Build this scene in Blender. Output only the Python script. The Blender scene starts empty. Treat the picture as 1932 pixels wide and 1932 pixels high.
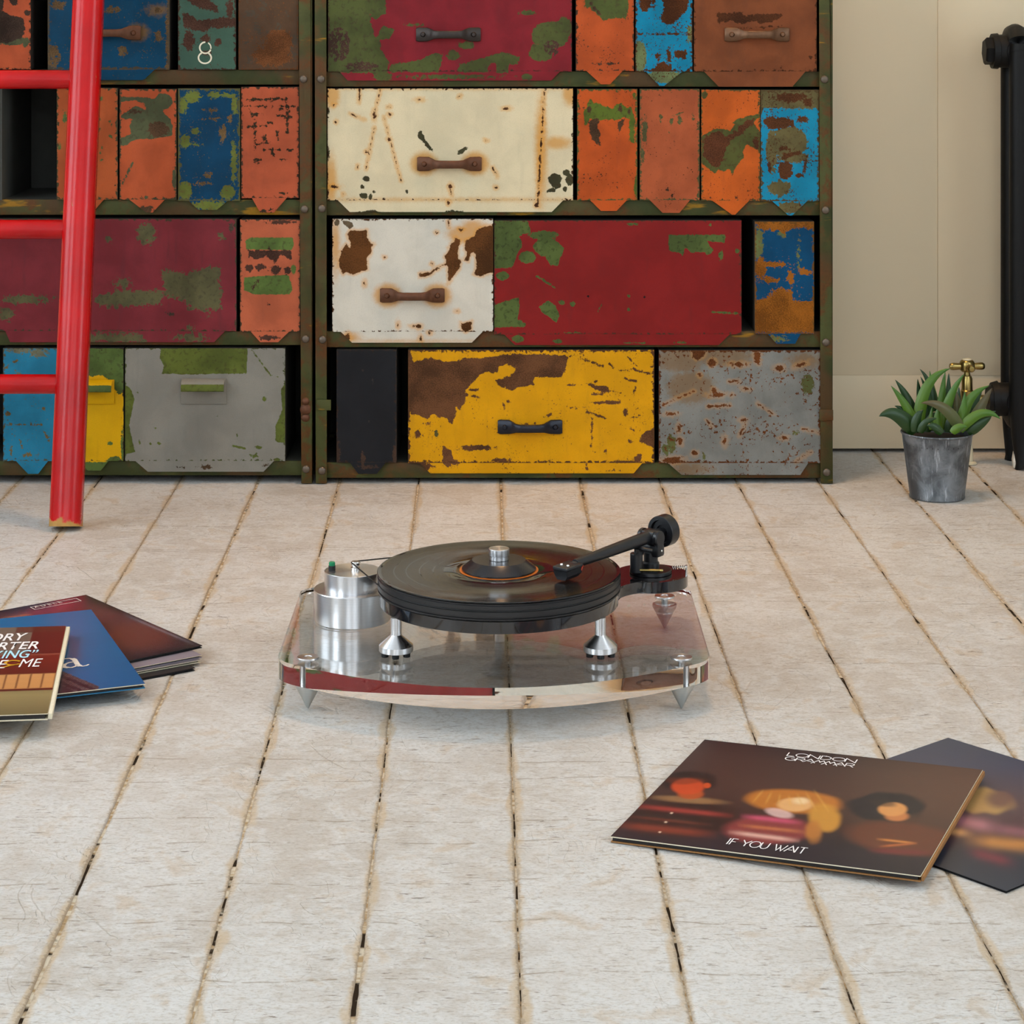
import bpy, bmesh, math, random
import numpy as np
from mathutils import Vector, Matrix

random.seed(7)
rng = np.random.default_rng(11)
SC = bpy.context.scene
COL = SC.collection

# ------------------------------------------------------------------ camera
F = 4300.0            # focal length in pixels of the 1932 px frame
HC = 0.86             # camera height
YH = -22.0            # pixel row of the horizon
cam_d = bpy.data.cameras.new('camera')
cam_d.sensor_width = 36.0
cam_d.lens = F / 1932.0 * 36.0
cam_d.shift_y = -(966.0 - YH) / 1932.0
cam_d.clip_start = 0.05
cam = bpy.data.objects.new('camera', cam_d)
cam.location = (0, 0, HC)
cam.rotation_euler = (math.pi / 2, 0, 0)
COL.objects.link(cam)
SC.camera = cam

# ------------------------------------------------------------------ colour management, world, daylight
SC.view_settings.view_transform = 'Standard'
SC.view_settings.look = 'None'
SC.view_settings.gamma = 1.0
SC.view_settings.use_curve_mapping = False
SC.view_settings.exposure = 0.12
SC.cycles.use_denoising = True
SC.cycles.max_bounces = 12
SC.cycles.transmission_bounces = 12
SC.cycles.glossy_bounces = 5
SC.cycles.diffuse_bounces = 3
SC.cycles.caustics_refractive = True
SC.cycles.caustics_reflective = False
SC.cycles.sample_clamp_indirect = 15.0
SC.cycles.use_adaptive_sampling = True
SC.cycles.adaptive_threshold = 0.075
SC.cycles.adaptive_min_samples = 12

W = bpy.data.worlds.new('daylight_sky')
SC.world = W
W.use_nodes = True
W.node_tree.nodes['Background'].inputs[0].default_value = (0.75, 0.87, 1.0, 1)
W.node_tree.nodes['Background'].inputs[1].default_value = 1.0

XL, XR, YB, YF, ZC = -2.5, 2.2, -2.4, 4.226, 2.9      # the room

def area(name, loc, rot, sx, sy, power, col, spread=180):
    l = bpy.data.lights.new(name, 'AREA')
    l.shape = 'RECTANGLE'
    l.size, l.size_y = sx, sy
    l.energy = power
    l.color = col
    l.spread = math.radians(spread)
    o = bpy.data.objects.new(name, l)
    o.location = loc
    o.rotation_euler = rot
    COL.objects.link(o)
    return o

# daylight standing in the window openings (two in the left wall, one in the right wall, two behind the camera)
H = math.pi / 2
area('window_daylight', (XL + 0.06, 0.75, 1.60), (0, -H, 0), 1.9, 1.1, 45, (0.80, 0.92, 1.0))
area('window_daylight', (XL + 0.06, 2.75, 1.60), (0, -H, 0), 1.9, 1.1, 28, (0.80, 0.92, 1.0))
area('window_daylight', (XR - 0.06, 1.60, 1.60), (0, H, 0), 1.9, 1.2, 26, (0.82, 0.93, 1.0))
area('window_daylight', (-0.9, YB + 0.06, 1.65), (H, 0, 0), 1.3, 1.9, 17, (0.90, 0.96, 1.0))
area('window_daylight', (0.9, YB + 0.06, 1.65), (H, 0, 0), 1.3, 1.9, 17, (0.90, 0.96, 1.0))
# unseen warm ceiling lamp, added to warm the floor towards the cabinets
area('added_lamp_light', (0.15, 3.62, ZC - 0.075), (0, 0, 0), 0.34, 0.34, 5.5, (1.0, 0.55, 0.22), 84)

# ------------------------------------------------------------------ measuring helpers
def ground(px, py, z=0.0):
    y = F * (HC - z) / (py - YH)
    return ((px - 966.0) * y / F, y)

def proj(x, y, z):
    return 966.0 + x * F / y, YH + F * (HC - z) / y

def at(px, py, y):
    return Vector(((px - 966.0) * y / F, y, HC - (py - YH) * y / F))

def lin(c):
    out = []
    for v in c[:3]:
        v = v / 255.0
        out.append(v / 12.92 if v <= 0.04045 else ((v + 0.055) / 1.055) ** 2.4)
    return tuple(out) + (1.0,)

# ------------------------------------------------------------------ objects
def link(name, me, mat=None, parent=None, loc=None):
    o = bpy.data.objects.new(name, me)
    COL.objects.link(o)
    if mat is not None and me is not None and not me.materials:
        if isinstance(mat, (list, tuple)):
            for m in mat:
                me.materials.append(m)
        else:
            me.materials.append(mat)
    if parent is not None:
        o.parent = parent
    if loc is not None:
        o.location = loc
    return o

def empty(name, loc, label, cat, group=None):
    o = bpy.data.objects.new(name, None)
    o.empty_display_size = 0.05
    o.location = loc
    COL.objects.link(o)
    return tag(o, label, cat, group)

def tag(o, label=None, cat=None, group=None, kind=None):
    if label: o['label'] = label
    if cat: o['category'] = cat
    if group: o['group'] = group
    if kind: o['kind'] = kind
    return o

def smooth(me, ang=35):
    me.shade_smooth()
    me.set_sharp_from_angle(angle=math.radians(ang))
    return me

def mesh_of(verts, faces, name='m', ang=None):
    me = bpy.data.meshes.new(name)
    me.from_pydata([tuple(v) for v in verts], [], [tuple(f) for f in faces])
    me.update()
    if ang is not None:
        smooth(me, ang)
    return me

def bm_mesh(bm, name='m', ang=None):
    bmesh.ops.recalc_face_normals(bm, faces=bm.faces[:])
    me = bpy.data.meshes.new(name)
    bm.to_mesh(me)
    bm.free()
    if ang is not None:
        smooth(me, ang)
    return me

def add_box(bm, x0, x1, y0, y1, z0, z1, bev=0.0, seg=2):
    vs = [bm.verts.new(p) for p in ((x0, y0, z0), (x1, y0, z0), (x1, y1, z0), (x0, y1, z0),
                                    (x0, y0, z1), (x1, y0, z1), (x1, y1, z1), (x0, y1, z1))]
    fs = [bm.faces.new([vs[i] for i in q]) for q in
          ((3, 2, 1, 0), (4, 5, 6, 7), (0, 1, 5, 4), (1, 2, 6, 5), (2, 3, 7, 6), (3, 0, 4, 7))]
    if bev > 0:
        es = list({e for f in fs for e in f.edges})
        bmesh.ops.bevel(bm, geom=es, offset=bev, segments=seg, profile=0.5, affect='EDGES', clamp_overlap=True)
    return bm

def box_me(x0, x1, y0, y1, z0, z1, bev=0.0, seg=2):
    bm = bmesh.new()
    add_box(bm, x0, x1, y0, y1, z0, z1, bev, seg)
    return bm_mesh(bm, ang=40 if bev else None)

def add_lathe(bm, prof, cx=0, cy=0, cz=0, n=48, axis='Z', mat=None):
    rings = []
    for r, z in prof:
        if r < 1e-6:
            p = Vector((0, 0, z))
            rings.append([p])
        else:
            rings.append([Vector((r * math.cos(2 * math.pi * k / n), r * math.sin(2 * math.pi * k / n), z)) for k in range(n)])
    M = Matrix.Translation((cx, cy, cz))
    if mat is not None:
        M = M @ mat
    rv = [[bm.verts.new(M @ p) for p in ring] for ring in rings]
    for a, b in zip(rv[:-1], rv[1:]):
        if len(a) == 1 and len(b) == 1:
            continue
        if len(a) == 1:
            for k in range(n):
                bm.faces.new((a[0], b[k], b[(k + 1) % n]))
        elif len(b) == 1:
            for k in range(n):
                bm.faces.new((a[k], b[0], a[(k + 1) % n]))
        else:
            for k in range(n):
                bm.faces.new((a[k], b[k], b[(k + 1) % n], a[(k + 1) % n]))
    return bm

def lathe_me(prof, n=48, ang=30):
    bm = bmesh.new()
    add_lathe(bm, prof, n=n)
    return bm_mesh(bm, ang=ang)

def axis_mat(d):
    """rotation taking +Z to direction d"""
    return Vector((0, 0, 1)).rotation_difference(Vector(d).normalized()).to_matrix().to_4x4()

def add_cyl(bm, p0, p1, r0, r1=None, n=20, cap=True):
    p0, p1 = Vector(p0), Vector(p1)
    L = (p1 - p0).length
    r1 = r0 if r1 is None else r1
    prof = ([(0, 0)] if cap else []) + [(r0, 0), (r1, L)] + ([(0, L)] if cap else [])
    add_lathe(bm, prof, p0.x, p0.y, p0.z, n=n, mat=axis_mat(p1 - p0))
    return bm

def add_tube(bm, pts, r, n=10, closed=False):
    pts = [Vector(p) for p in pts]
    N = len(pts)
    rr = r if isinstance(r, (list, tuple)) else [r] * N
    rings = []
    up = Vector((0, 0, 1))
    for i, p in enumerate(pts):
        if closed:
            t = (pts[(i + 1) % N] - pts[i - 1]).normalized()
        else:
            t = (pts[min(i + 1, N - 1)] - pts[max(i - 1, 0)]).normalized()
        u = up if abs(t.dot(up)) < 0.95 else Vector((0, 1, 0))
        a = t.cross(u).normalized()
        b = t.cross(a).normalized()
        rings.append([bm.verts.new(p + rr[i] * (math.cos(2 * math.pi * k / n) * a + math.sin(2 * math.pi * k / n) * b)) for k in range(n)])
    for i in range(N if closed else N - 1):
        A, B = rings[i], rings[(i + 1) % N]
        for k in range(n):
            bm.faces.new((A[k], A[(k + 1) % n], B[(k + 1) % n], B[k]))
    if not closed:
        bm.faces.new(rings[0][::-1])
        bm.faces.new(rings[-1])
    return bm

def add_prism(bm, poly, z0, z1):
    a = [bm.verts.new((x, y, z0)) for x, y in poly]
    b = [bm.verts.new((x, y, z1)) for x, y in poly]
    n = len(poly)
    bm.faces.new(a[::-1])
    bm.faces.new(b)
    for k in range(n):
        bm.faces.new((a[k], a[(k + 1) % n], b[(k + 1) % n], b[k]))
    return bm

# ------------------------------------------------------------------ node helper
class G:
    def __init__(self, name):
        self.m = bpy.data.materials.new(name)
        self.m.use_nodes = True
        self.t = self.m.node_tree
        self.n = self.t.nodes
        self.b = self.n['Principled BSDF']
    def put(self, sock, v):
        if isinstance(v, bpy.types.NodeSocket):
            self.t.links.new(v, sock)
        elif v is not None:
            if isinstance(v, (tuple, list)) and len(v) == 3 and sock.type == 'RGBA':
                v = tuple(v) + (1.0,)
            sock.default_value = v
    def node(self, typ, **kw):
        nd = self.n.new(typ)
        for k, v in kw.items():
            setattr(nd, k, v)
        return nd
    def math(self, op, a, b=None, c=None, clamp=False):
        nd = self.node('ShaderNodeMath', operation=op, use_clamp=clamp)
        self.put(nd.inputs[0], a)
        if b is not None: self.put(nd.inputs[1], b)
        if c is not None: self.put(nd.inputs[2], c)
        return nd.outputs[0]
    def vmath(self, op, a, b=None):
        nd = self.node('ShaderNodeVectorMath', operation=op)
        self.put(nd.inputs[0], a)
        if b is not None: self.put(nd.inputs[1], b)
        return nd.outputs[0]
    def coord(self, which='Object'):
        return self.node('ShaderNodeTexCoord').outputs[which]
    flat = False          # planar materials use the cheaper 2D noise
    def noise(self, vec, scale, detail=4, rough=0.55, dist=0.0, w=None, out=0):
        nd = self.node('ShaderNodeTexNoise')
        if w is not None:
            vec = self.vmath('ADD', vec, (w * 1.73, w * 2.31, w * 0.57))
        if self.flat:
            nd.noise_dimensions = '2D'
        self.put(nd.inputs['Vector'], vec)
        nd.inputs['Scale'].default_value = scale
        nd.inputs['Detail'].default_value = detail
        nd.inputs['Roughness'].default_value = rough
        nd.inputs['Distortion'].default_value = dist
        return nd.outputs[out]
    def voro(self, vec, scale, feature='F1', out=0, rnd=1.0):
        nd = self.node('ShaderNodeTexVoronoi', feature=feature)
        self.put(nd.inputs['Vector'], vec)
        nd.inputs['Scale'].default_value = scale
        nd.inputs['Randomness'].default_value = rnd
        return nd.outputs[out]
    def step(self, v, lo, hi, a=0.0, b=1.0):
        nd = self.node('ShaderNodeMapRange', interpolation_type='SMOOTHSTEP')
        self.put(nd.inputs[0], v)
        self.put(nd.inputs[1], lo); self.put(nd.inputs[2], hi)
        self.put(nd.inputs[3], a); self.put(nd.inputs[4], b)
        return nd.outputs[0]
    def mix(self, f, a, b, blend='MIX'):
        nd = self.node('ShaderNodeMix', data_type='RGBA', blend_type=blend)
        self.put(nd.inputs[0], f)
        self.put(nd.inputs[6], a); self.put(nd.inputs[7], b)
        return nd.outputs[2]
    def attr(self, name, out='Fac'):
        return self.node('ShaderNodeAttribute', attribute_name=name).outputs[out]
    def scale(self, vec, s):
        return self.vmath('MULTIPLY', vec, s)
    def bump(self, h, strength=0.3, dist=0.001):
        nd = self.node('ShaderNodeBump')
        nd.inputs['Strength'].default_value = strength
        nd.inputs['Distance'].default_value = dist
        self.put(nd.inputs['Height'], h)
        self.put(self.b.inputs['Normal'], nd.outputs[0])
    def set(self, **kw):
        names = {'color': 'Base Color', 'rough': 'Roughness', 'metal': 'Metallic', 'spec': 'Specular IOR Level',
                 'ior': 'IOR', 'trans': 'Transmission Weight', 'coat': 'Coat Weight', 'coat_rough': 'Coat Roughness',
                 'aniso': 'Anisotropic', 'anirot': 'Anisotropic Rotation', 'tangent': 'Tangent', 'emit': 'Emission Color', 'emit_s': 'Emission Strength'}
        for k, v in kw.items():
            self.put(self.b.inputs[names[k]], v)
        return self.m

def plain(name, c, rough=0.5, metal=0.0, var=0.12, scale=40, spec=0.5, coat=0.0):
    g = G(name)
    base = lin(c)
    n = g.noise(g.coord(), scale, 4)
    col = g.mix(n, tuple(v * (1 - var) for v in base[:3]), tuple(min(1, v * (1 + var)) for v in base[:3]))
    return g.set(color=col, rough=rough, metal=metal, spec=spec, coat=coat)

# painted metal, chipped: the patches m1..m3 are per-vertex fields, noise frays their borders
def paint(name, c0, c1=(74, 80, 38), c2=(82, 48, 24), c3=(170, 100, 30), fray=(0.35, 0.4, 0.3), speck=0.0, speck_scale=260,
          wear=5.0, halo=0.0, stain3=0.0, var=0.16, seed=0.0, rough=0.5, wearc=None, m2split=0.0, broad=0.0, grime=0.25):
    g = G(name)
    g.flat = True
    sp_ = g.node('ShaderNodeSeparateXYZ'); g.put(sp_.inputs[0], g.coord())
    cb_ = g.node('ShaderNodeCombineXYZ'); g.put(cb_.inputs[0], sp_.outputs[0]); g.put(cb_.inputs[1], sp_.outputs[2])
    P = cb_.outputs[0]
    wv = seed * 3.7 + 0.3
    nf = g.noise(P, 130, 6, 0.62, 0.3, w=wv)
    nff = g.noise(P, 480, 3, 0.6, 0.0, w=wv + 1)
    nb = g.noise(P, 14, 4, 0.55, 0.2, w=wv + 2)
    dim = 0.86
    c0l, c1l, c2l, c3l = [tuple(v * dim for v in lin(c)[:3]) + (1.0,) for c in (c0, c1, c2, c3)]
    base = g.mix(g.step(nb, 0.3, 0.7), tuple(v * (1 - var) for v in c0l[:3]), tuple(min(1, v * (1 + var)) for v in c0l[:3]))
    base = g.mix(g.math('MULTIPLY', g.step(nff, 0.45, 0.8), 0.25), base, tuple(v * 0.7 for v in c0l[:3]))
    # grime streaks
    st = g.noise(g.scale(P, (60, 8, 1)), 1.0, 4, 0.6, 0, w=wv + 5)
    base = g.mix(g.math('MULTIPLY', g.step(st, 0.55, 0.8), grime), base, tuple(v * 0.55 + 0.01 for v in c0l[:3]))
    def mask(attr, fray_k, w):
        f = g.attr(attr)
        v = g.math('ADD', f, g.math('MULTIPLY', g.math('SUBTRACT', nf, 0.5), fray_k * 1.6))
        v = g.math('ADD', v, g.math('MULTIPLY', g.math('SUBTRACT', nff, 0.5), fray_k * 0.5))
        return v
    v1 = mask('m1', fray[0], 1)
    v2 = mask('m2', fray[1], 2)
    v3 = mask('m3', fray[2], 3)
    if speck > 0:
        sp = g.noise(P, speck_scale, 4, 0.65, 0.2, w=wv + 7)
        spm = g.noise(P, 22, 2, 0.5, 0, w=wv + 8)
        v2 = g.math('MAXIMUM', v2, g.step(g.math('ADD', sp, g.math('MULTIPLY', g.math('SUBTRACT', spm, 0.5), 0.35)), 0.70 - speck * 0.2, 0.74 - speck * 0.2))
    if broad > 0:
        bn = g.noise(P, 38, 6, 0.6, 0.4, w=wv + 9)
        v1 = g.math('MAXIMUM', v1, g.step(bn, 0.68 - broad, 0.70 - broad))
    col = base
    if stain3 > 0:
        col = g.mix(g.math('MULTIPLY', g.step(v3, 0.15, 0.85), stain3), col, c3l)
    else:
        col = g.mix(g.step(v3, 0.47, 0.53), col, c3l)
    k1 = g.step(v1, 0.47, 0.53)
    c1m = g.mix(g.step(nb, 0.35, 0.65), tuple(v * 0.8 for v in c1l[:3]), tuple(v * 1.25 for v in c1l[:3]))
    c1m = g.mix(g.math('MULTIPLY', g.step(nf, 0.52, 0.68), 0.45), c1m, tuple(v * 0.8 for v in c2l[:3]))
    if halo > 0:
        hm = g.math('MULTIPLY', g.step(v2, 0.14, 0.5), halo)
        col = g.mix(hm, col, lin((206, 140, 48)))
    col = g.mix(k1, col, c1m)
    k2 = g.step(v2, 0.47, 0.53)
    c2m = g.mix(g.step(g.math('ADD', g.math('MULTIPLY', nb, 0.55), g.math('MULTIPLY', nff, 0.45)), 0.36, 0.64), tuple(v * 0.6 for v in c2l[:3]), tuple(v * 1.5 for v in c2l[:3]))
    if m2split > 0:
        k2 = g.math('MULTIPLY', k2, g.step(nf, 0.30 + m2split * 0.2, 0.36 + m2split * 0.2))
    col = g.mix(k2, col, c2m)
    # worn rim of the sheet
    e = g.attr('edge')
    ew = g.math('ADD', e, g.math('MULTIPLY', g.math('SUBTRACT', nf, 0.50), 22.0))
    ke = g.step(ew, wear * 0.42, wear * 0.42 - 2.0)
    wc = lin(wearc) if wearc else c2l
    col = g.mix(ke, col, g.mix(nf, tuple(v * 0.5 for v in wc[:3]), tuple(v * 1.3 for v in wc[:3])))
    h = g.math('SUBTRACT', 1.0, g.math('MAXIMUM', g.math('MAXIMUM', k1, k2), ke))
    h = g.math('ADD', h, g.math('MULTIPLY', nff, 0.25))
    g.bump(h, 0.35, 0.0006)
    rr = g.math('ADD', rough, g.math('MULTIPLY', g.math('MAXIMUM', k2, ke), 0.3))
    return g.set(color=col, rough=rr, spec=0.14)

# ------------------------------------------------------------------ patch fields (signed distance, in photo pixels)
CROP = {1: (0, 0, 3.116), 2: (0, 400, 3.116), 3: (560, 0, 3.45), 4: (1060, 0, 3.578), 5: (560, 390, 3.45), 6: (1060, 390, 3.578),
        0: (0, 0, 1.0)}

def sdf_shape(s, X, Y, crop):
    ox, oy, k = CROP[crop]
    kind = s[0]
    if kind == 'e':
        cx, cy, rx, ry = ox + s[1] / k, oy + s[2] / k, s[3] / k, s[4] / k
        a = math.radians(s[5]) if len(s) > 5 else 0
        dx, dy = X - cx, Y - cy
        u = dx * math.cos(a) + dy * math.sin(a)
        v = -dx * math.sin(a) + dy * math.cos(a)
        q = np.sqrt((u / rx) ** 2 + (v / ry) ** 2)
        return (q - 1) * min(rx, ry)
    if kind == 'l':
        x0, y0, x1, y1 = ox + s[1] / k, oy + s[2] / k, ox + s[3] / k, oy + s[4] / k
        w = s[5] / k / 2
        d = (x1 - x0) ** 2 + (y1 - y0) ** 2 + 1e-9
        t = np.clip(((X - x0) * (x1 - x0) + (Y - y0) * (y1 - y0)) / d, 0, 1)
        return np.hypot(X - x0 - t * (x1 - x0), Y - y0 - t * (y1 - y0)) - w
    if kind == 'p':
        pts = [(ox + a / k, oy + b / k) for a, b in s[1]]
        inside = np.zeros(X.shape, bool)
        dmin = np.full(X.shape, 1e9)
        n = len(pts)
        for i in range(n):
            x0, y0 = pts[i]
            x1, y1 = pts[(i + 1) % n]
            d = (x1 - x0) ** 2 + (y1 - y0) ** 2 + 1e-9
            t = np.clip(((X - x0) * (x1 - x0) + (Y - y0) * (y1 - y0)) / d, 0, 1)
            dmin = np.minimum(dmin, np.hypot(X - x0 - t * (x1 - x0), Y - y0 - t * (y1 - y0)))
            c = ((y0 > Y) != (y1 > Y)) & (X < (x1 - x0) * (Y - y0) / (y1 - y0 + 1e-12) + x0)
            inside ^= c
        return np.where(inside, -dmin, dmin)

def field(shapes, X, Y, soft=20.0):
    f = np.zeros(X.shape)
    crop = 0
    for s in shapes:
        if isinstance(s, int):
            crop = s
            continue
        f = np.maximum(f, np.clip(0.5 - sdf_shape(s, X, Y, crop) / soft, 0, 1))
    return f

def set_attr(me, name, vals):
    a = me.attributes.new(name, 'FLOAT', 'POINT')
    a.data.foreach_set('value', np.asarray(vals, dtype=np.float32).ravel())

def grid_me(nx, ny, P):
    """P: array (ny+1, nx+1, 3)"""
    idx = np.arange((nx + 1) * (ny + 1)).reshape(ny + 1, nx + 1)
    f = np.stack([idx[:-1, :-1], idx[:-1, 1:], idx[1:, 1:], idx[1:, :-1]], -1).reshape(-1, 4)
    me = bpy.data.meshes.new('m')
    me.from_pydata(P.reshape(-1, 3).tolist(), [], f.tolist())
    me.update()
    return me

# ================================================================== THE ROOM
def floor_material():
    g = G('cream_floor_paint')
    g.flat = True
    P = g.node('ShaderNodeNewGeometry').outputs['Position']
    big = g.noise(P, 3.0, 4, 0.6, 0.3)
    mid = g.noise(P, 16, 5, 0.6, 0.4)
    fine = g.noise(g.scale(P, (1, 1.6, 1)), 210, 4, 0.6)
    col = g.mix(g.step(big, 0.35, 0.68), lin((190, 182, 173)), lin((207, 203, 198)))
    col = g.mix(g.math('MULTIPLY', g.step(mid, 0.42, 0.60), 0.6), col, lin((210, 208, 205)))
    col = g.mix(g.math('MULTIPLY', g.step(mid, 0.56, 0.74), 0.55), col, lin((188, 166, 140)))
    mot = g.noise(g.scale(P, (1, 2.0, 1)), 60, 5, 0.68, 0.3)
    col = g.mix(g.math('MULTIPLY', g.step(mot, 0.52, 0.70), 0.42), col, lin((164, 148, 128)))
    col = g.mix(g.math('MULTIPLY', g.step(mot, 0.46, 0.30), 0.40), col, lin((218, 216, 213)))
    col = g.mix(g.math('MULTIPLY', g.step(fine, 0.48, 0.72), 0.38), col, lin((160, 147, 130)))
    # short dark scuffs lying across the boards
    s1 = g.noise(g.scale(P, (42, 230, 1)), 1.0, 5, 0.62, 0.25)
    s2 = g.noise(g.scale(P, (16, 120, 1)), 1.0, 6, 0.68, 0.4)
    cl = g.noise(P, 6.5, 4, 0.6, 0.2)
    sc = g.math('MULTIPLY', g.step(s1, 0.635, 0.69), g.step(cl, 0.38, 0.60))
    sc = g.math('MAXIMUM', sc, g.math('MULTIPLY', g.step(s2, 0.67, 0.70), g.step(cl, 0.46, 0.60)))
    col = g.mix(g.math('MULTIPLY', sc, 0.8), col, lin((118, 104, 90)))
    # long hairline scratches running across many boards
    sep = g.node('ShaderNodeSeparateXYZ')
    g.put(sep.inputs[0], P)
    X, Y = sep.outputs[0], sep.outputs[1]
    wob = g.math('MULTIPLY', g.math('SUBTRACT', g.noise(g.scale(P, (3, 0.4, 1)), 1.0, 4, 0.6), 0.5), 0.05)
    brk = g.noise(g.scale(P, (26, 3, 1)), 1.0, 4, 0.7)
    lines = None
    for c, sl in ((2.10, 0.01), (2.196, -0.02), (2.296, 0.0), (2.352, 0.035), (2.476, -0.006), (2.53, 0.05), (2.90, 0.01), (3.19, 0.0),
                  (3.33, -0.02), (3.482, 0.004), (3.50, -0.012), (3.64, 0.008), (3.655, -0.01), (3.80, 0.0), (1.985, -0.03)):
        d = g.math('ABSOLUTE', g.math('SUBTRACT', g.math('ADD', Y, g.math('ADD', wob, g.math('MULTIPLY', X, sl))), c))
        k = g.step(d, 0.0022, 0.0006)
        lines = k if lines is None else g.math('MAXIMUM', lines, k)
    lines = g.math('MULTIPLY', lines, g.step(brk, 0.44, 0.56))
    col = g.mix(g.math('MULTIPLY', lines, 0.55), col, lin((132, 114, 92)))
    # rims of flaked paint
    hsum = None
    for sc_, ww in ((8.0, 0.3), (19.0, 3.1)):
        n = g.noise(g.scale(P, (1, 0.8, 1)), sc_, 4, 0.55, 0.9, w=ww)
        mk = g.step(g.noise(P, 4.2, 3, 0.5, 0, w=ww + 4), 0.48, 0.60)
        d = g.math('ABSOLUTE', g.math('SUBTRACT', n, 0.5))
        ln = g.math('MULTIPLY', g.step(d, 0.011, 0.003), mk)
        col = g.mix(g.math('MULTIPLY', ln, 0.08), col, lin((182, 156, 122)))
        hh = g.math('MULTIPLY', g.step(n, 0.488, 0.512), mk)
        hsum = hh if hsum is None else g.math('ADD', hsum, g.math('MULTIPLY', hh, 0.6))
    # dirt rubbed into the joints
    e = g.attr('edge')
    en = g.noise(g.scale(P, (30, 9, 1)), 1.0, 4, 0.6)
    ke = g.step(g.math('ADD', e, g.math('MULTIPLY', g.math('SUBTRACT', en, 0.5), 0.030)), 0.0075, 0.0005)
    col = g.mix(g.math('MULTIPLY', ke, 0.6), col, lin((188, 160, 120)))
    ke2 = g.step(g.math('ADD', e, g.math('MULTIPLY', g.math('SUBTRACT', s2, 0.62), 0.012)), 0.0012, 0.0)
    col = g.mix(g.math('MULTIPLY', ke2, 0.3), col, lin((92, 70, 44)))
    h = g.math('ADD', g.math('MULTIPLY', hsum, 1.0), g.math('MULTIPLY', mid, 0.9))
    h = g.math('ADD', h, g.math('MULTIPLY', fine, 0.35))
    h = g.math('ADD', h, g.math('MULTIPLY', mot, 0.6))
    g.bump(h, 0.55, 0.0011)
    return g.set(color=col, rough=g.step(fine, 0.2, 0.8, 0.42, 0.62), spec=0.35)

M_FLOOR = floor_material()
def gap_material():
    g = G('joint_filler_dirt')
    g.flat = True
    P = g.node('ShaderNodeNewGeometry').outputs['Position']
    n = g.noise(g.scale(P, (9, 13, 1)), 1.0, 4, 0.65)
    n2 = g.noise(g.scale(P, (40, 90, 1)), 1.0, 3, 0.6)
    col = g.mix(g.step(n2, 0.35, 0.65), lin((168, 140, 104)), lin((206, 192, 170)))
    col = g.mix(g.step(n, 0.52, 0.60), col, lin((44, 32, 20)))
    return g.set(color=col, rough=0.9, spec=0.1)
M_GAP = gap_material()
M_WALL = plain('warm_white_wall', (228, 208, 174), 0.6, var=0.03, scale=3)
M_ROOM = plain('white_plaster', (226, 226, 226), 0.75, var=0.03, scale=2)
M_FRAME = plain('white_window_paint', (235, 233, 228), 0.4, var=0.02)

floor = link('floor', box_me(XL - 0.1, XR + 0.1, YB - 0.1, YF + 0.12, -0.06, -0.0015), M_GAP)
tag(floor, 'cream painted old floorboards with worn joints', None, None, 'structure')

def noise1(n, octs, seed):
    r = np.random.default_rng(seed)
    out = np.zeros(n)
    for k, a in octs:
        out += a * np.interp(np.linspace(0, 1, n), np.linspace(0, 1, k), r.uniform(-1, 1, k))
    return out

def joint_line(p0, p1):
    a, b = ground(*p0), ground(*p1)
    k = (b[0] - a[0]) / (b[1] - a[1])
    return lambda y: a[0] + k * (y - a[1])

def vp_line(px):
    x0 = (px - 966.0) * ground(966, 910)[1] / F
    y0 = ground(966, 910)[1]
    return lambda y: x0 - 0.01326 * (y - y0)

JL = [(vp_line(34 - 153 * k), 0.0009) for k in range(11, 0, -1)]
JL += [(vp_line(34), 0.0014), (joint_line((186, 907), (16, 1131)), 0.0010), (vp_line(338), 0.0003),
       (joint_line((487, 908), (76, 1839)), 0.0021), (joint_line((640, 910), (364, 1920)), 0.0011),
       (joint_line((790, 910), (677, 1836)), 0.0011), (joint_line((945, 910), (983, 1890)), 0.0013),
       (joint_line((1096, 912), (1304, 1922)), 0.0016), (joint_line((1247, 912), (1623, 1932)), 0.0010),
       (joint_line((1394, 915), (1926, 1906)), 0.0012), (joint_line((1552, 920), (1904, 1415)), 0.0010),
       (joint_line((1652, 856), (1928, 1175)), 0.0013), (joint_line((1835, 885), (1932, 986)), 0.0012)]
JL += [(vp_line(1852 + 153 * k), 0.0009) for k in range(1, 11)]
FARGAP = {11, 14, 17, 18}            # joints standing open towards the cabinet

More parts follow.
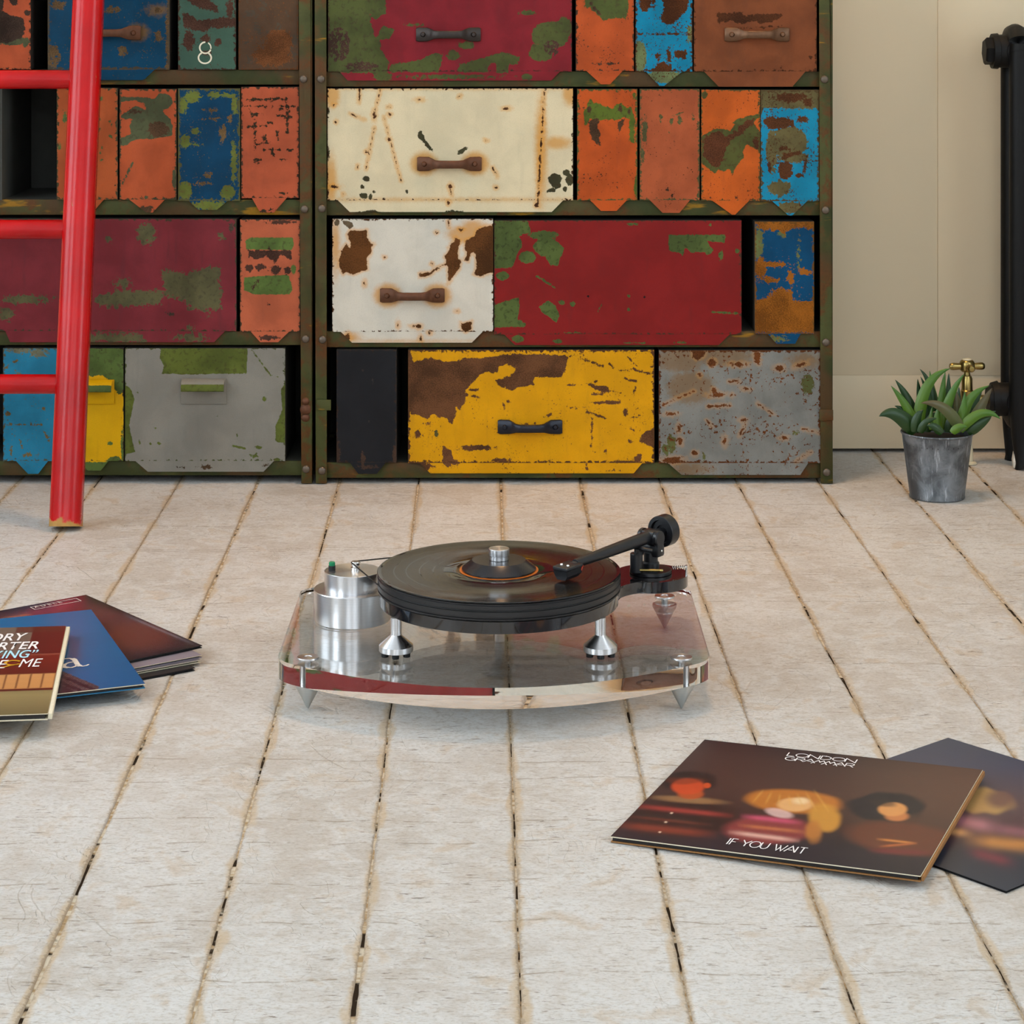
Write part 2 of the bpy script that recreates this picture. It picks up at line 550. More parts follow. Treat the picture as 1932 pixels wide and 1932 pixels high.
def plank(i, y0, y1, ia, ib):
    (fa, ga), (fb, gb) = JL[ia], JL[ib]
    seen = 10 <= i <= 25
    if seen:
        ys = np.concatenate([np.linspace(y0, 1.8, 14)[:-1], np.linspace(1.8, y1, 430)]) if y0 < 1.8 else np.linspace(y0, y1, 60)
    else:
        ys = np.linspace(y0, y1, 24)
    n = len(ys)
    def gap(g, j, side):
        v = g + noise1(n, ((40, 0.0007), (150, 0.0006), (400, 0.0004)), 100 * j + side) * (1 if seen else 0)
        op = noise1(n, ((26, 1.0), (70, 0.5)), 100 * j + side // 2 + 50)
        v = v + np.clip(op - 0.55, 0, 1) * 0.0030 * (1 if seen else 0)
        if j in (17, 18):
            v = v + 0.0008 * np.clip((ys - 3.2) / 0.4, 0, 1)
        return np.clip(v, 0.0001, 0.006) * 0.62
    xa = fa(ys) + gap(ga, ia, 2)
    xb = fb(ys) - gap(gb, ib, 3)
    w = xb - xa
    offs = [(0, -0.0088), (0.0, -0.0016), (0.0010, -0.0005), (0.0028, 0.0), (0.010, 0.0), (0.028, 0.0)]
    cols, eds = [], []
    dz = random.uniform(-0.0006, 0.0006)
    for o, z in offs:
        cols.append(np.stack([xa + o, ys, np.full(n, z + dz)], -1)); eds.append(np.full(n, o))
    for o, z in offs[::-1]:
        cols.append(np.stack([xb - o, ys, np.full(n, z + dz)], -1)); eds.append(np.full(n, o))
    P = np.stack(cols, 1)
    E = np.stack(eds, 1)
    me = grid_me(len(cols) - 1, n - 1, P)
    # end caps
    bm = bmesh.new(); bm.from_mesh(me)
    bm.verts.ensure_lookup_table()
    nc = len(cols)
    bm.faces.new([bm.verts[k] for k in range(nc)])
    bm.faces.new([bm.verts[(n - 1) * nc + k] for k in range(nc)][::-1])
    bmesh.ops.recalc_face_normals(bm, faces=bm.faces[:])
    bm.to_mesh(me); bm.free()
    set_attr(me, 'edge', E)
    smooth(me, 40)
    return link('plank', me, M_FLOOR, floor)

CUT = ground(966, 928)[1]
for i in range(len(JL) - 1):
    if i in (18, 19):
        plank(i, YB - 0.05, CUT - (0.0016 if i == 18 else 0.0006), i, i + 1)
        plank(i, CUT + 0.0006, YF + 0.05, i, i + 1)
    else:
        plank(i, YB - 0.05, YF + 0.05, i, i + 1)

# wall behind the cabinets: flush panels and a flat skirting
wall_b = tag(link('wall_back', box_me(XL - 0.2, XR + 0.2, YF + 0.05, YF + 0.2, -0.06, ZC), M_WALL), kind='structure')
zs = HC - (708 - YH) * YF / F
xj = (1769 - 966) * YF / F
for a, b in ((XL, xj - 1.9), (xj - 1.9, xj - 0.95), (xj - 0.95, xj), (xj, xj + 0.95), (xj + 0.95, XR)):
    up = 0.0 if b <= xj + 0.001 else 0.0018
    link('wall_panel', box_me(a + 0.00005, b - 0.00005, YF - up, YF + 0.051, zs + 0.0001, ZC, 0.0006, 2), M_WALL, wall_b)
for a, b in ((XL, xj + 0.02), (xj + 0.021, XR)):
    tag(link('baseboard_back', box_me(a, b, YF - 0.0004, YF + 0.051, 0.0065, zs, 0.0008, 2), M_WALL), kind='structure')

def wall_with_windows(name, axis, pos, out, span, wins):
    """axis 'X': wall plane x=pos; wins: (c0, c1, z0, z1)"""
    bm = bmesh.new()
    t = 0.22 * out
    def put(a, b, z0, z1):
        p, q = sorted((pos, pos + t))
        if axis == 'X': add_box(bm, p, q, a, b, z0, z1)
        else: add_box(bm, a, b, p, q, z0, z1)
    cur = span[0]
    for c0, c1, z0, z1 in wins:
        put(cur, c0, -0.01, ZC)
        put(c0, c1, -0.01, z0)
        put(c0, c1, z1, ZC)
        cur = c1
    put(cur, span[1], -0.01, ZC)
    return tag(link(name, bm_mesh(bm), M_ROOM), kind='structure')

WZ = (0.62, 2.58)
wall_with_windows('wall_left', 'X', XL, -1, (YB, YF + 0.01), [(0.15, 1.35, *WZ), (2.15, 3.35, *WZ)])
wall_with_windows('wall_right', 'X', XR, 1, (YB, YF + 0.01), [(0.95, 2.25, *WZ)])
wall_with_windows('wall_rear', 'Y', YB, -1, (XL, XR), [(-1.6, -0.2, *WZ), (0.2, 1.6, *WZ)])
tag(link('ceiling', box_me(XL - 0.2, XR + 0.2, YB - 0.2, YF + 0.2, ZC, ZC + 0.1), M_ROOM), kind='structure')

M_ADDED_LAMP = G('added_lamp_diffuser').set(color=(1, 0.9, 0.75, 1), emit=(1.0, 0.72, 0.42, 1), emit_s=3.0)  # glowing diffuser of the added ceiling lamp, out of view
added_lampf = tag(link('added_lamp_ring_1', lathe_me([(0.0, 0), (0.30, 0), (0.30, -0.05), (0.285, -0.055), (0.285, -0.02), (0, -0.02)], 40), M_FRAME, None, (0.15, 3.62, ZC - 0.001)), kind='structure')  # ring of the added lamp, an unseen fixture rather than room trim
link('added_lamp_diffuser', lathe_me([(0, 0), (0.28, 0), (0.28, 0.004), (0, 0.004)], 40), M_ADDED_LAMP, added_lampf, (0, 0, -0.030))
M_PANE = G('window_glass').set(color=(1, 1, 1, 1), rough=0.0, trans=1.0, ior=1.0)
def window(n, axis, pos, out, c0, c1):
    z0, z1 = WZ
    bm = bmesh.new()
    a, b = sorted((pos + 0.10 * out, pos + 0.15 * out))
    mid = (c0 + c1) / 2
    bars = [(c0, c0 + 0.05, z0, z1), (c1 - 0.05, c1, z0, z1), (c0, c1, z0, z0 + 0.05), (c0, c1, z1 - 0.05, z1),
            (mid - 0.015, mid + 0.015, z0, z1)] + [(c0, c1, z0 + (z1 - z0) * k / 3 - 0.015, z0 + (z1 - z0) * k / 3 + 0.015) for k in (1, 2)]
    for u0, u1, w0, w1 in bars:
        if axis == 'X': add_box(bm, a, b, u0, u1, w0, w1)
        else: add_box(bm, u0, u1, a, b, w0, w1)
    o = tag(link('window_%d' % n, bm_mesh(bm), M_FRAME), kind='structure')
    p, q = sorted((pos + 0.122 * out, pos + 0.126 * out))
    me = box_me(p, q, c0 + 0.02, c1 - 0.02, z0 + 0.02, z1 - 0.02) if axis == 'X' else box_me(c0 + 0.02, c1 - 0.02, p, q, z0 + 0.02, z1 - 0.02)
    link('pane', me, M_PANE, o)
window(1, 'X', XL, -1, 0.15, 1.35)
window(2, 'X', XL, -1, 2.15, 3.35)
window(3, 'X', XR, 1, 0.95, 2.25)
window(4, 'Y', YB, -1, -1.6, -0.2)
window(5, 'Y', YB, -1, 0.2, 1.6)

# ================================================================== THE CABINETS
YC = 3.957                       # plane of the drawer fronts
def cx(px): return (px - 966.0) * YC / F
def cz(py): return HC - (py - YH) * YC / F
PX = YC / F                      # metres per photo pixel on that plane

def frame_material():
    g = G('worn_green_frame')
    P = g.node('ShaderNodeNewGeometry').outputs['Position']
    n1 = g.noise(P, 30, 6, 0.65, 0.5)
    n2 = g.noise(P, 11, 4, 0.6, 0.3)
    n3 = g.noise(P, 240, 4, 0.6)
    col = g.mix(g.step(n2, 0.35, 0.65), lin((54, 58, 28)), lin((74, 76, 40)))
    col = g.mix(g.math('MULTIPLY', g.step(g.noise(P, 7, 3, 0.5, 0.2), 0.50, 0.64), 0.75), col, lin((82, 56, 34)))
    rust = g.math('MULTIPLY', g.step(n1, 0.46, 0.60), g.step(n2, 0.38, 0.56))
    col = g.mix(g.math('MULTIPLY', rust, 0.85), col, g.mix(n3, lin((58, 36, 20)), lin((112, 66, 28))))
    yel = g.math('MULTIPLY', g.step(g.noise(g.scale(P, (9, 9, 46)), 1.0, 4, 0.55, 0.3), 0.62, 0.70), 0.75)
    col = g.mix(yel, col, lin((158, 112, 20)))
    col = g.mix(g.math('MULTIPLY', g.step(n3, 0.55, 0.75), 0.35), col, lin((46, 36, 22)))
    g.bump(g.math('ADD', n1, g.math('MULTIPLY', n3, 0.4)), 0.3, 0.0006)
    return g.set(color=col, rough=0.6, spec=0.18)
M_FR = frame_material()
M_IN = plain('dark_cabinet_inside', (66, 66, 60), 0.8, var=0.2)
M_BODY = plain('dark_sheet_steel', (46, 40, 34), 0.7, var=0.3)
M_BOLT = plain('dull_steel_bolt', (104, 92, 80), 0.45, 0.7, var=0.25, scale=200)
M_RUSTH = plain('rusty_handle_iron', (92, 56, 34), 0.55, 0.45, var=0.45, scale=120)
M_DARKH = plain('dark_iron_handle', (52, 44, 40), 0.45, 0.5, var=0.4, scale=120)
M_BLUEH = plain('blackened_handle_iron', (30, 32, 42), 0.35, 0.5, var=0.3, scale=120)
M_BRASSH = plain('brown_bronze_handle', (104, 72, 48), 0.42, 0.5, var=0.4, scale=120)

cab_R = empty('drawer_cabinet', (cx(1083), 4.08, 0.0), 'right-hand green metal drawer cabinet with white and yellow drawers beside the radiator', 'cabinet')
cab_L = empty('drawer_cabinet', (cx(260), 4.08, 0.0), 'left-hand green metal drawer cabinet standing behind the red ladder', 'cabinet')

def rel(parent, p):
    return Vector(p) - Vector(parent.location)

def part(name, me, mat, parent, loc=(0, 0, 0)):
    """world-placed mesh under a parent Empty that is only translated"""
    return link(name, me, mat, parent, Vector(loc) - Vector(parent.location))

def slant_post(xt0, xt1, xb0, xb1, ztop, parent):
    """L-section post, a little out of plumb, drawn from its top and bottom edges (photo px)"""
    a0, a1, b0, b1 = cx(xt0), cx(xt1), cx(xb0), cx(xb1)
    t = 0.004
    y0, y1 = YC - 0.004, YC + 0.026
    k = ztop / (cz(0))
    a0 = b0 + (a0 - b0) * k; a1 = b1 + (a1 - b1) * k
    bm = bmesh.new()
    for (pa0, pa1, pb0, pb1, ya, yb) in ((a0, a1, b0, b1, y0, y0 + t),):
        v = [bm.verts.new(p) for p in ((pb0, ya, 0.001), (pb1, ya, 0.001), (pb1, yb, 0.001), (pb0, yb, 0.001),
                                       (pa0, ya, ztop), (pa1, ya, ztop), (pa1, yb, ztop), (pa0, yb, ztop))]
        for q in ((3, 2, 1, 0), (4, 5, 6, 7), (0, 1, 5, 4), (1, 2, 6, 5), (2, 3, 7, 6), (3, 0, 4, 7)):
            bm.faces.new([v[i] for i in q])
    bmesh.ops.bevel(bm, geom=bm.edges[:], offset=0.0008, segments=2, profile=0.5, affect='EDGES')
    out_left = parent is cab_R and xt0 < 900 or parent is cab_L and xt0 < 0
    xs0, xs1 = (b0, b0 + t) if out_left else (b1 - t, b1)
    add_box(bm, min(xs0, xs1), max(xs0, xs1), y0 + t, y1, 0.001, ztop)
    return part('corner_post', bm_mesh(bm, ang=40), M_FR, parent)

ZT = cz(-92)
RAILS_R = [(135, 164), (378, 407), (626, 656), (874, 903)]
RAILS_L = [(132, 160), (377, 406), (626, 652), (871, 898)]
def cabinet_frame(cab, x0, x1, rails, posts):
    for p in posts:
        slant_post(*p, ZT, cab)
    for a, b in rails:
        part('shelf_rail', box_me(cx(x0), cx(x1), YC + 0.005, YC + 0.010, cz(b), cz(a), 0.001), M_FR, cab)
        part('shelf', box_me(cx(x0), cx(x1), YC + 0.010, 4.205, cz(a) - 0.0045, cz(a) - 0.001), M_IN, cab)
    part('top_plate', box_me(cx(x0), cx(x1), YC + 0.002, 4.205, ZT - 0.022, ZT - 0.001, 0.001), M_FR, cab)
    part('back_panel', box_me(cx(x0), cx(x1), 4.205, 4.209, 0.02, ZT - 0.001), M_IN, cab)
    for x, s in ((x0, 1), (x1, -1)):
        part('side_panel', box_me(min(cx(x), cx(x) + s * 0.003), max(cx(x), cx(x) + s * 0.003), YC + 0.02, 4.205, 0.02, ZT - 0.001), M_FR, cab)
    for px in (x0 + 6, x1 - 6):
        part('rear_post', box_me(cx(px) - 0.006, cx(px) + 0.006, 4.19, 4.205, 0.001, 0.04), M_FR, cab)

cabinet_frame(cab_R, 598, 1568, RAILS_R, [(594, 616, 596, 617), (1545, 1565, 1548, 1571)])
cabinet_frame(cab_L, -86, 586, RAILS_L, [(-88, -66, -86, -64), (564, 586, 569, 589)])

bolt_me = lathe_me([(0, 0), (0.0068, 0), (0.0068, 0.0022), (0.0058, 0.0036), (0.003, 0.0046), (0, 0.0048)], 12, 40)
def bolt(px, py, cab):
    o = part('bolt', bolt_me, M_BOLT, cab, (cx(px), YC - 0.004, cz(py)))
    o.rotation_euler = (math.pi / 2, 0, 0)
for x, y in ((606, 149), (608, 393), (609, 640), (608, 887), (1555, 149.5), (1557, 396), (1557.5, 645), (1559, 890)):
    bolt(x, y, cab_R)
for x, y in ((573, 149), (575, 394), (577, 639), (578, 884)):
    bolt(x, y, cab_L)
part('welded_tab', box_me(cx(598), cx(625), YC - 0.0075, YC - 0.004, cz(773), cz(753), 0.0008), M_FR, cab_R)
part('welded_tab', box_me(cx(1545), cx(1571), YC - 0.0075, YC - 0.004, cz(792), cz(772), 0.0008), M_FR, cab_R)
bm = bmesh.new()
for dz, r in ((0, 0.010), (0.014, 0.007), (-0.014, 0.0075)):
    add_lathe(bm, [(0, 0.004), (r * 0.7, 0.0034), (r, 0)], cx(577), YC - 0.004, cz(772) + dz, n=10, mat=Matrix.Rotation(math.pi / 2, 4, 'X'))
part('weld_lump', bm_mesh(bm, ang=60), M_RUSTH, cab_L)

# ---- handles
def handle_me(w=0.112):
    """strap handle: two flared feet with a bolt each, bar standing off the sheet (local: x along, -y out, z up)"""
    hw = w / 2
    st = [(-hw, 0.0110, 0.0, 0.003), (-hw + 0.004, 0.0125, 0.0, 0.0045), (-hw + 0.020, 0.0120, 0.0, 0.006), (-hw + 0.026, 0.0095, 0.003, 0.013),
          (-hw + 0.032, 0.0070, 0.010, 0.020), (-hw + 0.040, 0.0066, 0.015, 0.0225), (0, 0.0066, 0.0165, 0.0235)]
    st = st + [(-x, h, a, b) for x, h, a, b in st[-2::-1]]
    bm = bmesh.new()
    rings = []
    for x, h, a, b in st:
        m = (a + b) / 2
        c = 0.0015
        rings.append([bm.verts.new(p) for p in ((x, -a, -h), (x, -b + c, -h), (x, -b, -h + c), (x, -b, h - c), (x, -b + c, h), (x, -a, h))])
    for A, B in zip(rings[:-1], rings[1:]):
        for k in range(6):
            bm.faces.new((A[k], A[(k + 1) % 6], B[(k + 1) % 6], B[k]))
    bm.faces.new(rings[0]); bm.faces.new(rings[-1][::-1])
    for s in (-1, 1):
        add_lathe(bm, [(0, 0.0035), (0.003, 0.003), (0.0048, 0.0), (0.0048, -0.003)], s * (hw - 0.012), -0.0055, 0, n=10, mat=Matrix.Rotation(math.pi / 2, 4, 'X'))
    return bm_mesh(bm, ang=50)
HANDLE = handle_me()

def holder_me(w, h):
    """card holder pull: back plate with a rolled hood along its upper edge"""
    bm = bmesh.new()
    add_box(bm, -w / 2, w / 2, -0.0022, 0, -h / 2, h / 2, 0.0006)
    hh = h * 0.40
    prof = []
    for k in range(9):
        a = math.pi / 2 * k / 8
        prof.append((-0.0022 - 0.020 * math.sin(a), h / 2 - hh * (1 - math.cos(a))))
    L = [[bm.verts.new((x, y, z)) for y, z in prof] for x in (-w * 0.47, w * 0.47)]
    L2 = [[bm.verts.new((x, y + 0.0014, z - 0.0016)) for y, z in prof] for x in (-w * 0.47, w * 0.47)]
    for k in range(8):
        bm.faces.new((L[0][k], L[0][k + 1], L[1][k + 1], L[1][k]))
        bm.faces.new((L2[0][k], L2[1][k], L2[1][k + 1], L2[0][k + 1]))
        for s in (0, 1):
            bm.faces.new((L[s][k], L2[s][k], L2[s][k + 1], L[s][k + 1]))
    bm.faces.new((L[0][8], L2[0][8], L2[1][8], L[1][8]))
    return bm_mesh(bm, ang=40)

def drawer(cab, x0, x1, y0, y1, lip, mat, m1=(), m2=(), m3=(), label=None, handle=None, holder=None, step=3.0, back=0.0):
    """front sheet as a fine grid (patch fields on its vertices) folded round a box; lip: (xa, xb, yb, xc, xd) trapezoid hanging over the rail"""
    fy = YC + back
    W_, H_ = x1 - x0, y1 - y0
    nx, ny = max(6, int(W_ / step)), max(6, int(H_ / step))
    gx = np.linspace(x0, x1, nx + 1); gy = np.linspace(y0, y1, ny + 1)
    GX, GY = np.meshgrid(gx, gy)
    ox, oz = (x0 + x1) / 2, (y0 + y1) / 2
    wob = 0.0006 * np.sin(GX / 37.0 + x0) * np.sin(GY / 31.0)
    P = np.stack([(GX - ox) * PX, wob, -(GY - oz) * PX], -1)
    me = grid_me(nx, ny, P)
    nv = len(me.vertices)
    bm = bmesh.new(); bm.from_mesh(me)
    bm.verts.ensure_lookup_table()
    # fold the sheet back all round, then the drawer box behind it
    loop = list(range(nx + 1)) + [(nx + 1) * (j + 1) + nx for j in range(ny)] + [(nx + 1) * ny + nx - 1 - i for i in range(nx)] + [(nx + 1) * (ny - 1 - j) for j in range(ny - 1)]
    D = 0.19
    ring = [bm.verts[k] for k in loop]
    back_v = [bm.verts.new((v.co.x, D, v.co.z)) for v in ring]
    for k in range(len(ring)):
        bm.faces.new((ring[k], ring[(k + 1) % len(ring)], back_v[(k + 1) % len(ring)], back_v[k]))
    bm.faces.new(back_v)
    bmesh.ops.recalc_face_normals(bm, faces=bm.faces[:])
    for f in bm.faces:
        if any(v.co.y > 0.1 for v in f.verts): f.material_index = 1
    bm.to_mesh(me); bm.free()
    ext = len(me.vertices) - nv
    for nm, sh in (('m1', m1), ('m2', m2), ('m3', m3)):
        f = field(sh, GX, GY) if sh else np.zeros(GX.shape)
        set_attr(me, nm, np.concatenate([f.ravel(), np.zeros(ext)]))
    ed = np.minimum(np.minimum(GX - x0, x1 - GX), np.minimum(GY - y0, y1 - GY))
    set_attr(me, 'edge', np.concatenate([ed.ravel(), np.zeros(ext)]))
    o = part('drawer', me, [mat, M_BODY], cab, (cx(ox), fy, cz(oz)))
    if label: o['label'] = label
    def sub(name, me, m, px, py, dy):
        return link(name, me, m, o, (cx(px) - cx(ox), dy, cz(py) - cz(oz)))
    if lip:
        xa, xb, yb, xc, xd = lip
        n = max(8, int((xb - xa) / 4)); mrow = max(3, int((yb - y1) / 4))
        U, V = np.meshgrid(np.linspace(0, 1, n + 1), np.linspace(0, 1, mrow + 1))
        LX = (xa + (xc - xa) * V) * (1 - U) + (xb + (xd - xb) * V) * U
        LY = y1 - 0.5 + (yb - y1 + 0.5) * V
        lm = grid_me(n, mrow, np.stack([(LX - ox) * PX, np.full(LX.shape, -0.0002 - back) , -(LY - oz) * PX], -1))
        for nm, sh in (('m1', m1), ('m2', m2), ('m3', m3)):
            set_attr(lm, nm, field(sh, LX, LY) if sh else np.zeros(LX.shape))
        ed = np.minimum(np.minimum((U) * (xb - xa), (1 - U) * (xb - xa)) , (1 - V) * (yb - y1))
        set_attr(lm, 'edge', ed + 6)
        bm = bmesh.new(); bm.from_mesh(lm)
        r = bmesh.ops.extrude_face_region(bm, geom=bm.faces[:])
        for v in [g_ for g_ in r['geom'] if isinstance(g_, bmesh.types.BMVert)]:
            v.co.y += 0.0016
        bmesh.ops.recalc_face_normals(bm, faces=bm.faces[:])
        bm.to_mesh(lm); bm.free()
        link('lip', lm, mat, o)
    if handle:
        sub('handle', HANDLE if handle[2] is None else HANDLE.copy(), None, handle[0], handle[1], -0.0004)
        h = [c for c in o.children if c.name.startswith('handle')][-1]
        if not h.data.materials:
            h.data.materials.append(handle[2])
        else:
            h.data.materials[0] = handle[2]
    if holder:
        a, b, c, d, hm = holder
        hme = holder_me((b - a) * PX, (d - c) * PX)
        set_attr(hme, 'edge', np.full(len(hme.vertices), 40.0))
        set_attr(hme, 'm1', [0.62 if (v.co.y < -0.006 and v.co.z < (d - c) * PX * 0.36) else 0.0 for v in hme.vertices])
        sub('card_holder', hme, hm, (a + b) / 2, (c + d) / 2, -0.0005)
    return o

GREEN = (78, 88, 40)
e, l, p = (lambda *a: ('e',) + a), (lambda *a: ('l',) + a), (lambda *a: ('p', list(a)))

# ------------------------------------------------------------------ right cabinet, top row
drawer(cab_R, 619, 1079, -77, 135, (640, 1057, 152, 656, 1040),
       paint('crimson_over_green', (128, 30, 38), (74, 80, 38), (72, 50, 40), seed=1, wear=4, m2split=0.6),
       m1=[3, p((190, -280), (580, -280), (580, 90), (545, 100), (520, 130), (490, 110), (470, 90), (495, 190), (510, 250), (560, 165), (640, 195), (610, 250), (540, 260), (550, 330), (600, 400), (590, 475), (330, 475), (190, 475)),
           e(1650, 230, 120, 90), e(1590, 340, 80, 60), e(1740, 180, 50, 70), p((590, 470), (620, 420), (800, 390), (880, 350), (950, 350), (940, 420), (920, 470)),
           e(1020, 360, 45, 30), p((1040, 465), (1060, 420), (1200, 380), (1330, 340), (1450, 370), (1440, 420), (1380, 420), (1370, 475), (1300, 475), (1300, 410), (1270, 410), (1240, 440), (1250, 470)),
           e(1105, 295, 50, 25), e(1500, 82, 55, 16), e(760, 160, 55, 10), e(1000, 500, 320, 14), e(560, 500, 60, 30), e(1500, 500, 40, 20)],
       m2=[3, e(270, 290, 70, 110), e(420, 430, 100, 30), e(1660, 310, 50, 50)],
       label='crimson drawer worn to green at both ends', handle=(846, 65, M_DARKH))
drawer(cab_R, 1086.5, 1196, -77, 134, (1106, 1175, 159, 1134, 1151), paint('orange_a', (184, 80, 34), GREEN, (76, 56, 40), seed=2, speck=0.15),
       m1=[4, p((155, -300), (450, -300), (450, 60), (430, 130), (370, 120), (280, 135), (230, 90), (190, 50), (150, 50))], m2=[4, l(190, 20, 260, 100, 14), e(300, 430, 60, 8)],
       label='narrow orange drawer with green patch at its top')
drawer(cab_R, 1199, 1306.5, -77, 135, (1218, 1288, 162, 1244, 1253), paint('sky_blue_a', (8, 128, 164), (100, 110, 70), (78, 42, 18), seed=3, speck=0.45, wear=7),
       m2=[4, p((650, -200), (860, -200), (850, 60), (790, 120), (750, 165), (700, 170), (660, 130), (690, 70)), e(560, 20, 40, 60), e(620, 0, 12, 50), l(500, 230, 860, 230, 12), e(648, 385, 16, 30), e(722, 375, 15, 50), e(805, 365, 45, 30), p((590, 480), (640, 440), (690, 410), (740, 450), (740, 480))],
       m1=[4, e(530, 380, 40, 110), e(865, 230, 18, 60), e(690, 520, 140, 40)], label='narrow bright blue drawer with rust blotches')
drawer(cab_R, 1309, 1541, -77, 135, (1328, 1520, 163.5, 1356, 1495), paint('tan_brown', (126, 68, 36), GREEN, (74, 40, 20), seed=4, speck=0.0),
       m2=[4, p((1040, 90), (1130, 85), (1220, 85), (1230, 110), (1300, 95), (1410, 95), (1490, 95), (1480, 125), (1400, 150), (1340, 160), (1300, 135), (1210, 165), (1160, 140), (1060, 155)), l(1180, 195, 1480, 175, 8), e(1680, 385, 12, 10), l(1483, 445, 1483, 460, 8)],
       label='brown drawer with a bronze handle', handle=(1428, 65, M_BRASSH))
# second row
CREAM = dict(halo=0.55, stain3=0.75, c3=(208, 142, 44), var=0.07, grime=0.12)
drawer(cab_R, 618, 1081, 167, 378, (637, 1063, 400, 660, 1041), paint('cream_white_a', (222, 206, 170), (64, 60, 36), (70, 40, 20), seed=5, fray=(0.22, 0.25, 0.2), wear=2, **CREAM),
       m1=[3, p((790, 850), (815, 855), (830, 900), (885, 970), (885, 990), (850, 965), (820, 920), (790, 900)), p((1045, 1005), (1050, 980), (1110, 955), (1120, 965), (1070, 1005)), e(450, 1163, 25, 17), e(435, 1275, 30, 20), e(480, 1280, 12, 20), e(425, 1215, 15, 12), e(500, 1253, 12, 10), e(715, 1250, 10, 12), e(1680, 1165, 45, 35), e(1690, 1205, 30, 25), p((1600, 1255), (1650, 1225), (1690, 1220), (1680, 1250)), e(1755, 1125, 25, 20), e(1775, 1170, 25, 40), e(1745, 1230, 15, 18), e(205, 720, 10, 20), e(205, 1000, 10, 40), e(480, 1380, 80, 12), e(1020, 1380, 60, 12)],
       m2=[3, l(410, 575, 405, 665, 9), e(505, 750, 12, 24), l(545, 575, 505, 740, 5), e(603, 745, 11, 10), e(600, 905, 11, 9), e(600, 695, 9, 7), e(452, 988, 9, 9), e(240, 1217, 24, 10), e(1000, 1215, 14, 16), l(1000, 1240, 1008, 1270, 9), l(1612, 595, 1595, 860, 9), l(1592, 900, 1580, 1090, 11), l(1580, 1100, 1570, 1320, 10), l(1275, 1090, 1305, 1150, 8), e(1362, 706, 16, 8), l(1055, 635, 1068, 620, 7), e(1295, 1218, 8, 7), e(240, 685, 8, 7), e(255, 793, 8, 8), l(395, 1080, 395, 1095, 9), e(985, 1320, 10, 12), e(1560, 1335, 14, 14), e(800, 650, 14, 7), e(305, 1265, 7, 7), e(1230, 913, 8, 6), l(345, 740, 440, 780, 3), l(565, 760, 680, 1180, 3), l(505, 830, 450, 1100, 3)],
       m3=[3, e(828, 1065, 88, 78), e(1162, 1065, 88, 78), e(1790, 600, 60, 90), e(230, 620, 50, 80), e(220, 1180, 40, 160), e(1590, 980, 40, 330), e(1690, 930, 90, 40), e(1000, 570, 800, 12), e(1000, 1300, 800, 8)],
       label='wide cream-white drawer with rusty handle', handle=(848, 309, M_RUSTH))
drawer(cab_R, 1089, 1202.5, 168, 378, (1113, 1183, 398, 1134, 1163), paint('orange_b', (186, 80, 28), (82, 96, 30), (72, 50, 32), seed=6, speck=0.12, wear=7, wearc=(80, 84, 44)),
       m1=[4, p((145, 760), (165, 720), (190, 670), (215, 700), (245, 690), (270, 710), (300, 720), (340, 735), (375, 700), (410, 700), (440, 730), (475, 715), (480, 770), (495, 800), (490, 970), (455, 960), (455, 800), (420, 790), (380, 815), (330, 800), (290, 810), (230, 820), (190, 800), (160, 860)), e(500, 1260, 14, 70), e(485, 650, 14, 20)],
       m2=[4, p((175, 820), (220, 800), (260, 790), (240, 850), (260, 900), (250, 930), (265, 980), (230, 970), (200, 940), (190, 880)), p((380, 830), (430, 790), (400, 880), (385, 905)), e(185, 735, 14, 30), e(395, 730, 15, 20), e(450, 750, 12, 12)],
       label='narrow orange drawer with green crown-shaped bare patch')
drawer(cab_R, 1207, 1320, 168, 378, (1226, 1302, 401.6, 1250, 1282), paint('dull_orange', (170, 84, 48), (84, 82, 46), (60, 40, 26), seed=7, speck=0.05, wear=7, wearc=(84, 80, 48)),
       m1=[4, e(560, 880, 18, 90), e(670, 800, 10, 22), e(742, 822, 15, 20), e(797, 815, 14, 25), l(750, 780, 815, 760, 9), e(545, 1040, 12, 50), e(887, 785, 9, 22), e(728, 890, 8, 8)], m2=[4, e(728, 1268, 8, 8), l(710, 1240, 715, 1290, 6), l(700, 1275, 735, 1260, 5), e(655, 640, 6, 8), l(745, 1310, 745, 1345, 5)],
       label='narrow dull orange drawer, nearly bare of patches')
drawer(cab_R, 1323, 1434, 169, 379, (1344, 1413.5, 405, 1381, 1387), paint('bright_orange', (196, 90, 28), (78, 80, 36), (82, 46, 26), seed=8, speck=0.12, wear=6, fray=(0.25, 0.5, 0.3), wearc=(84, 74, 40)),
       m1=[4, p((945, 920), (1010, 880), (1060, 865), (1140, 880), (1170, 840), (1150, 830), (1180, 805), (1240, 790), (1340, 765), (1335, 790), (1290, 830), (1340, 900), (1340, 1020), (1290, 1000), (1250, 970), (1220, 1030), (1230, 1060), (1180, 1120), (1150, 1180), (1130, 1140), (1090, 1160), (1060, 1140), (1040, 1170), (1000, 1150), (945, 1100)), e(965, 640, 20, 25)],
       m2=[4, p((950, 930), (1060, 880), (1100, 920), (1180, 880), (1230, 820), (1310, 790), (1280, 840), (1200, 910), (1140, 950), (1100, 1040), (1070, 1120), (1020, 1130), (960, 1060)), e(1310, 960, 20, 40), e(1180, 1330, 14, 8)],
       label='narrow bright orange drawer with a large dark green-brown patch')
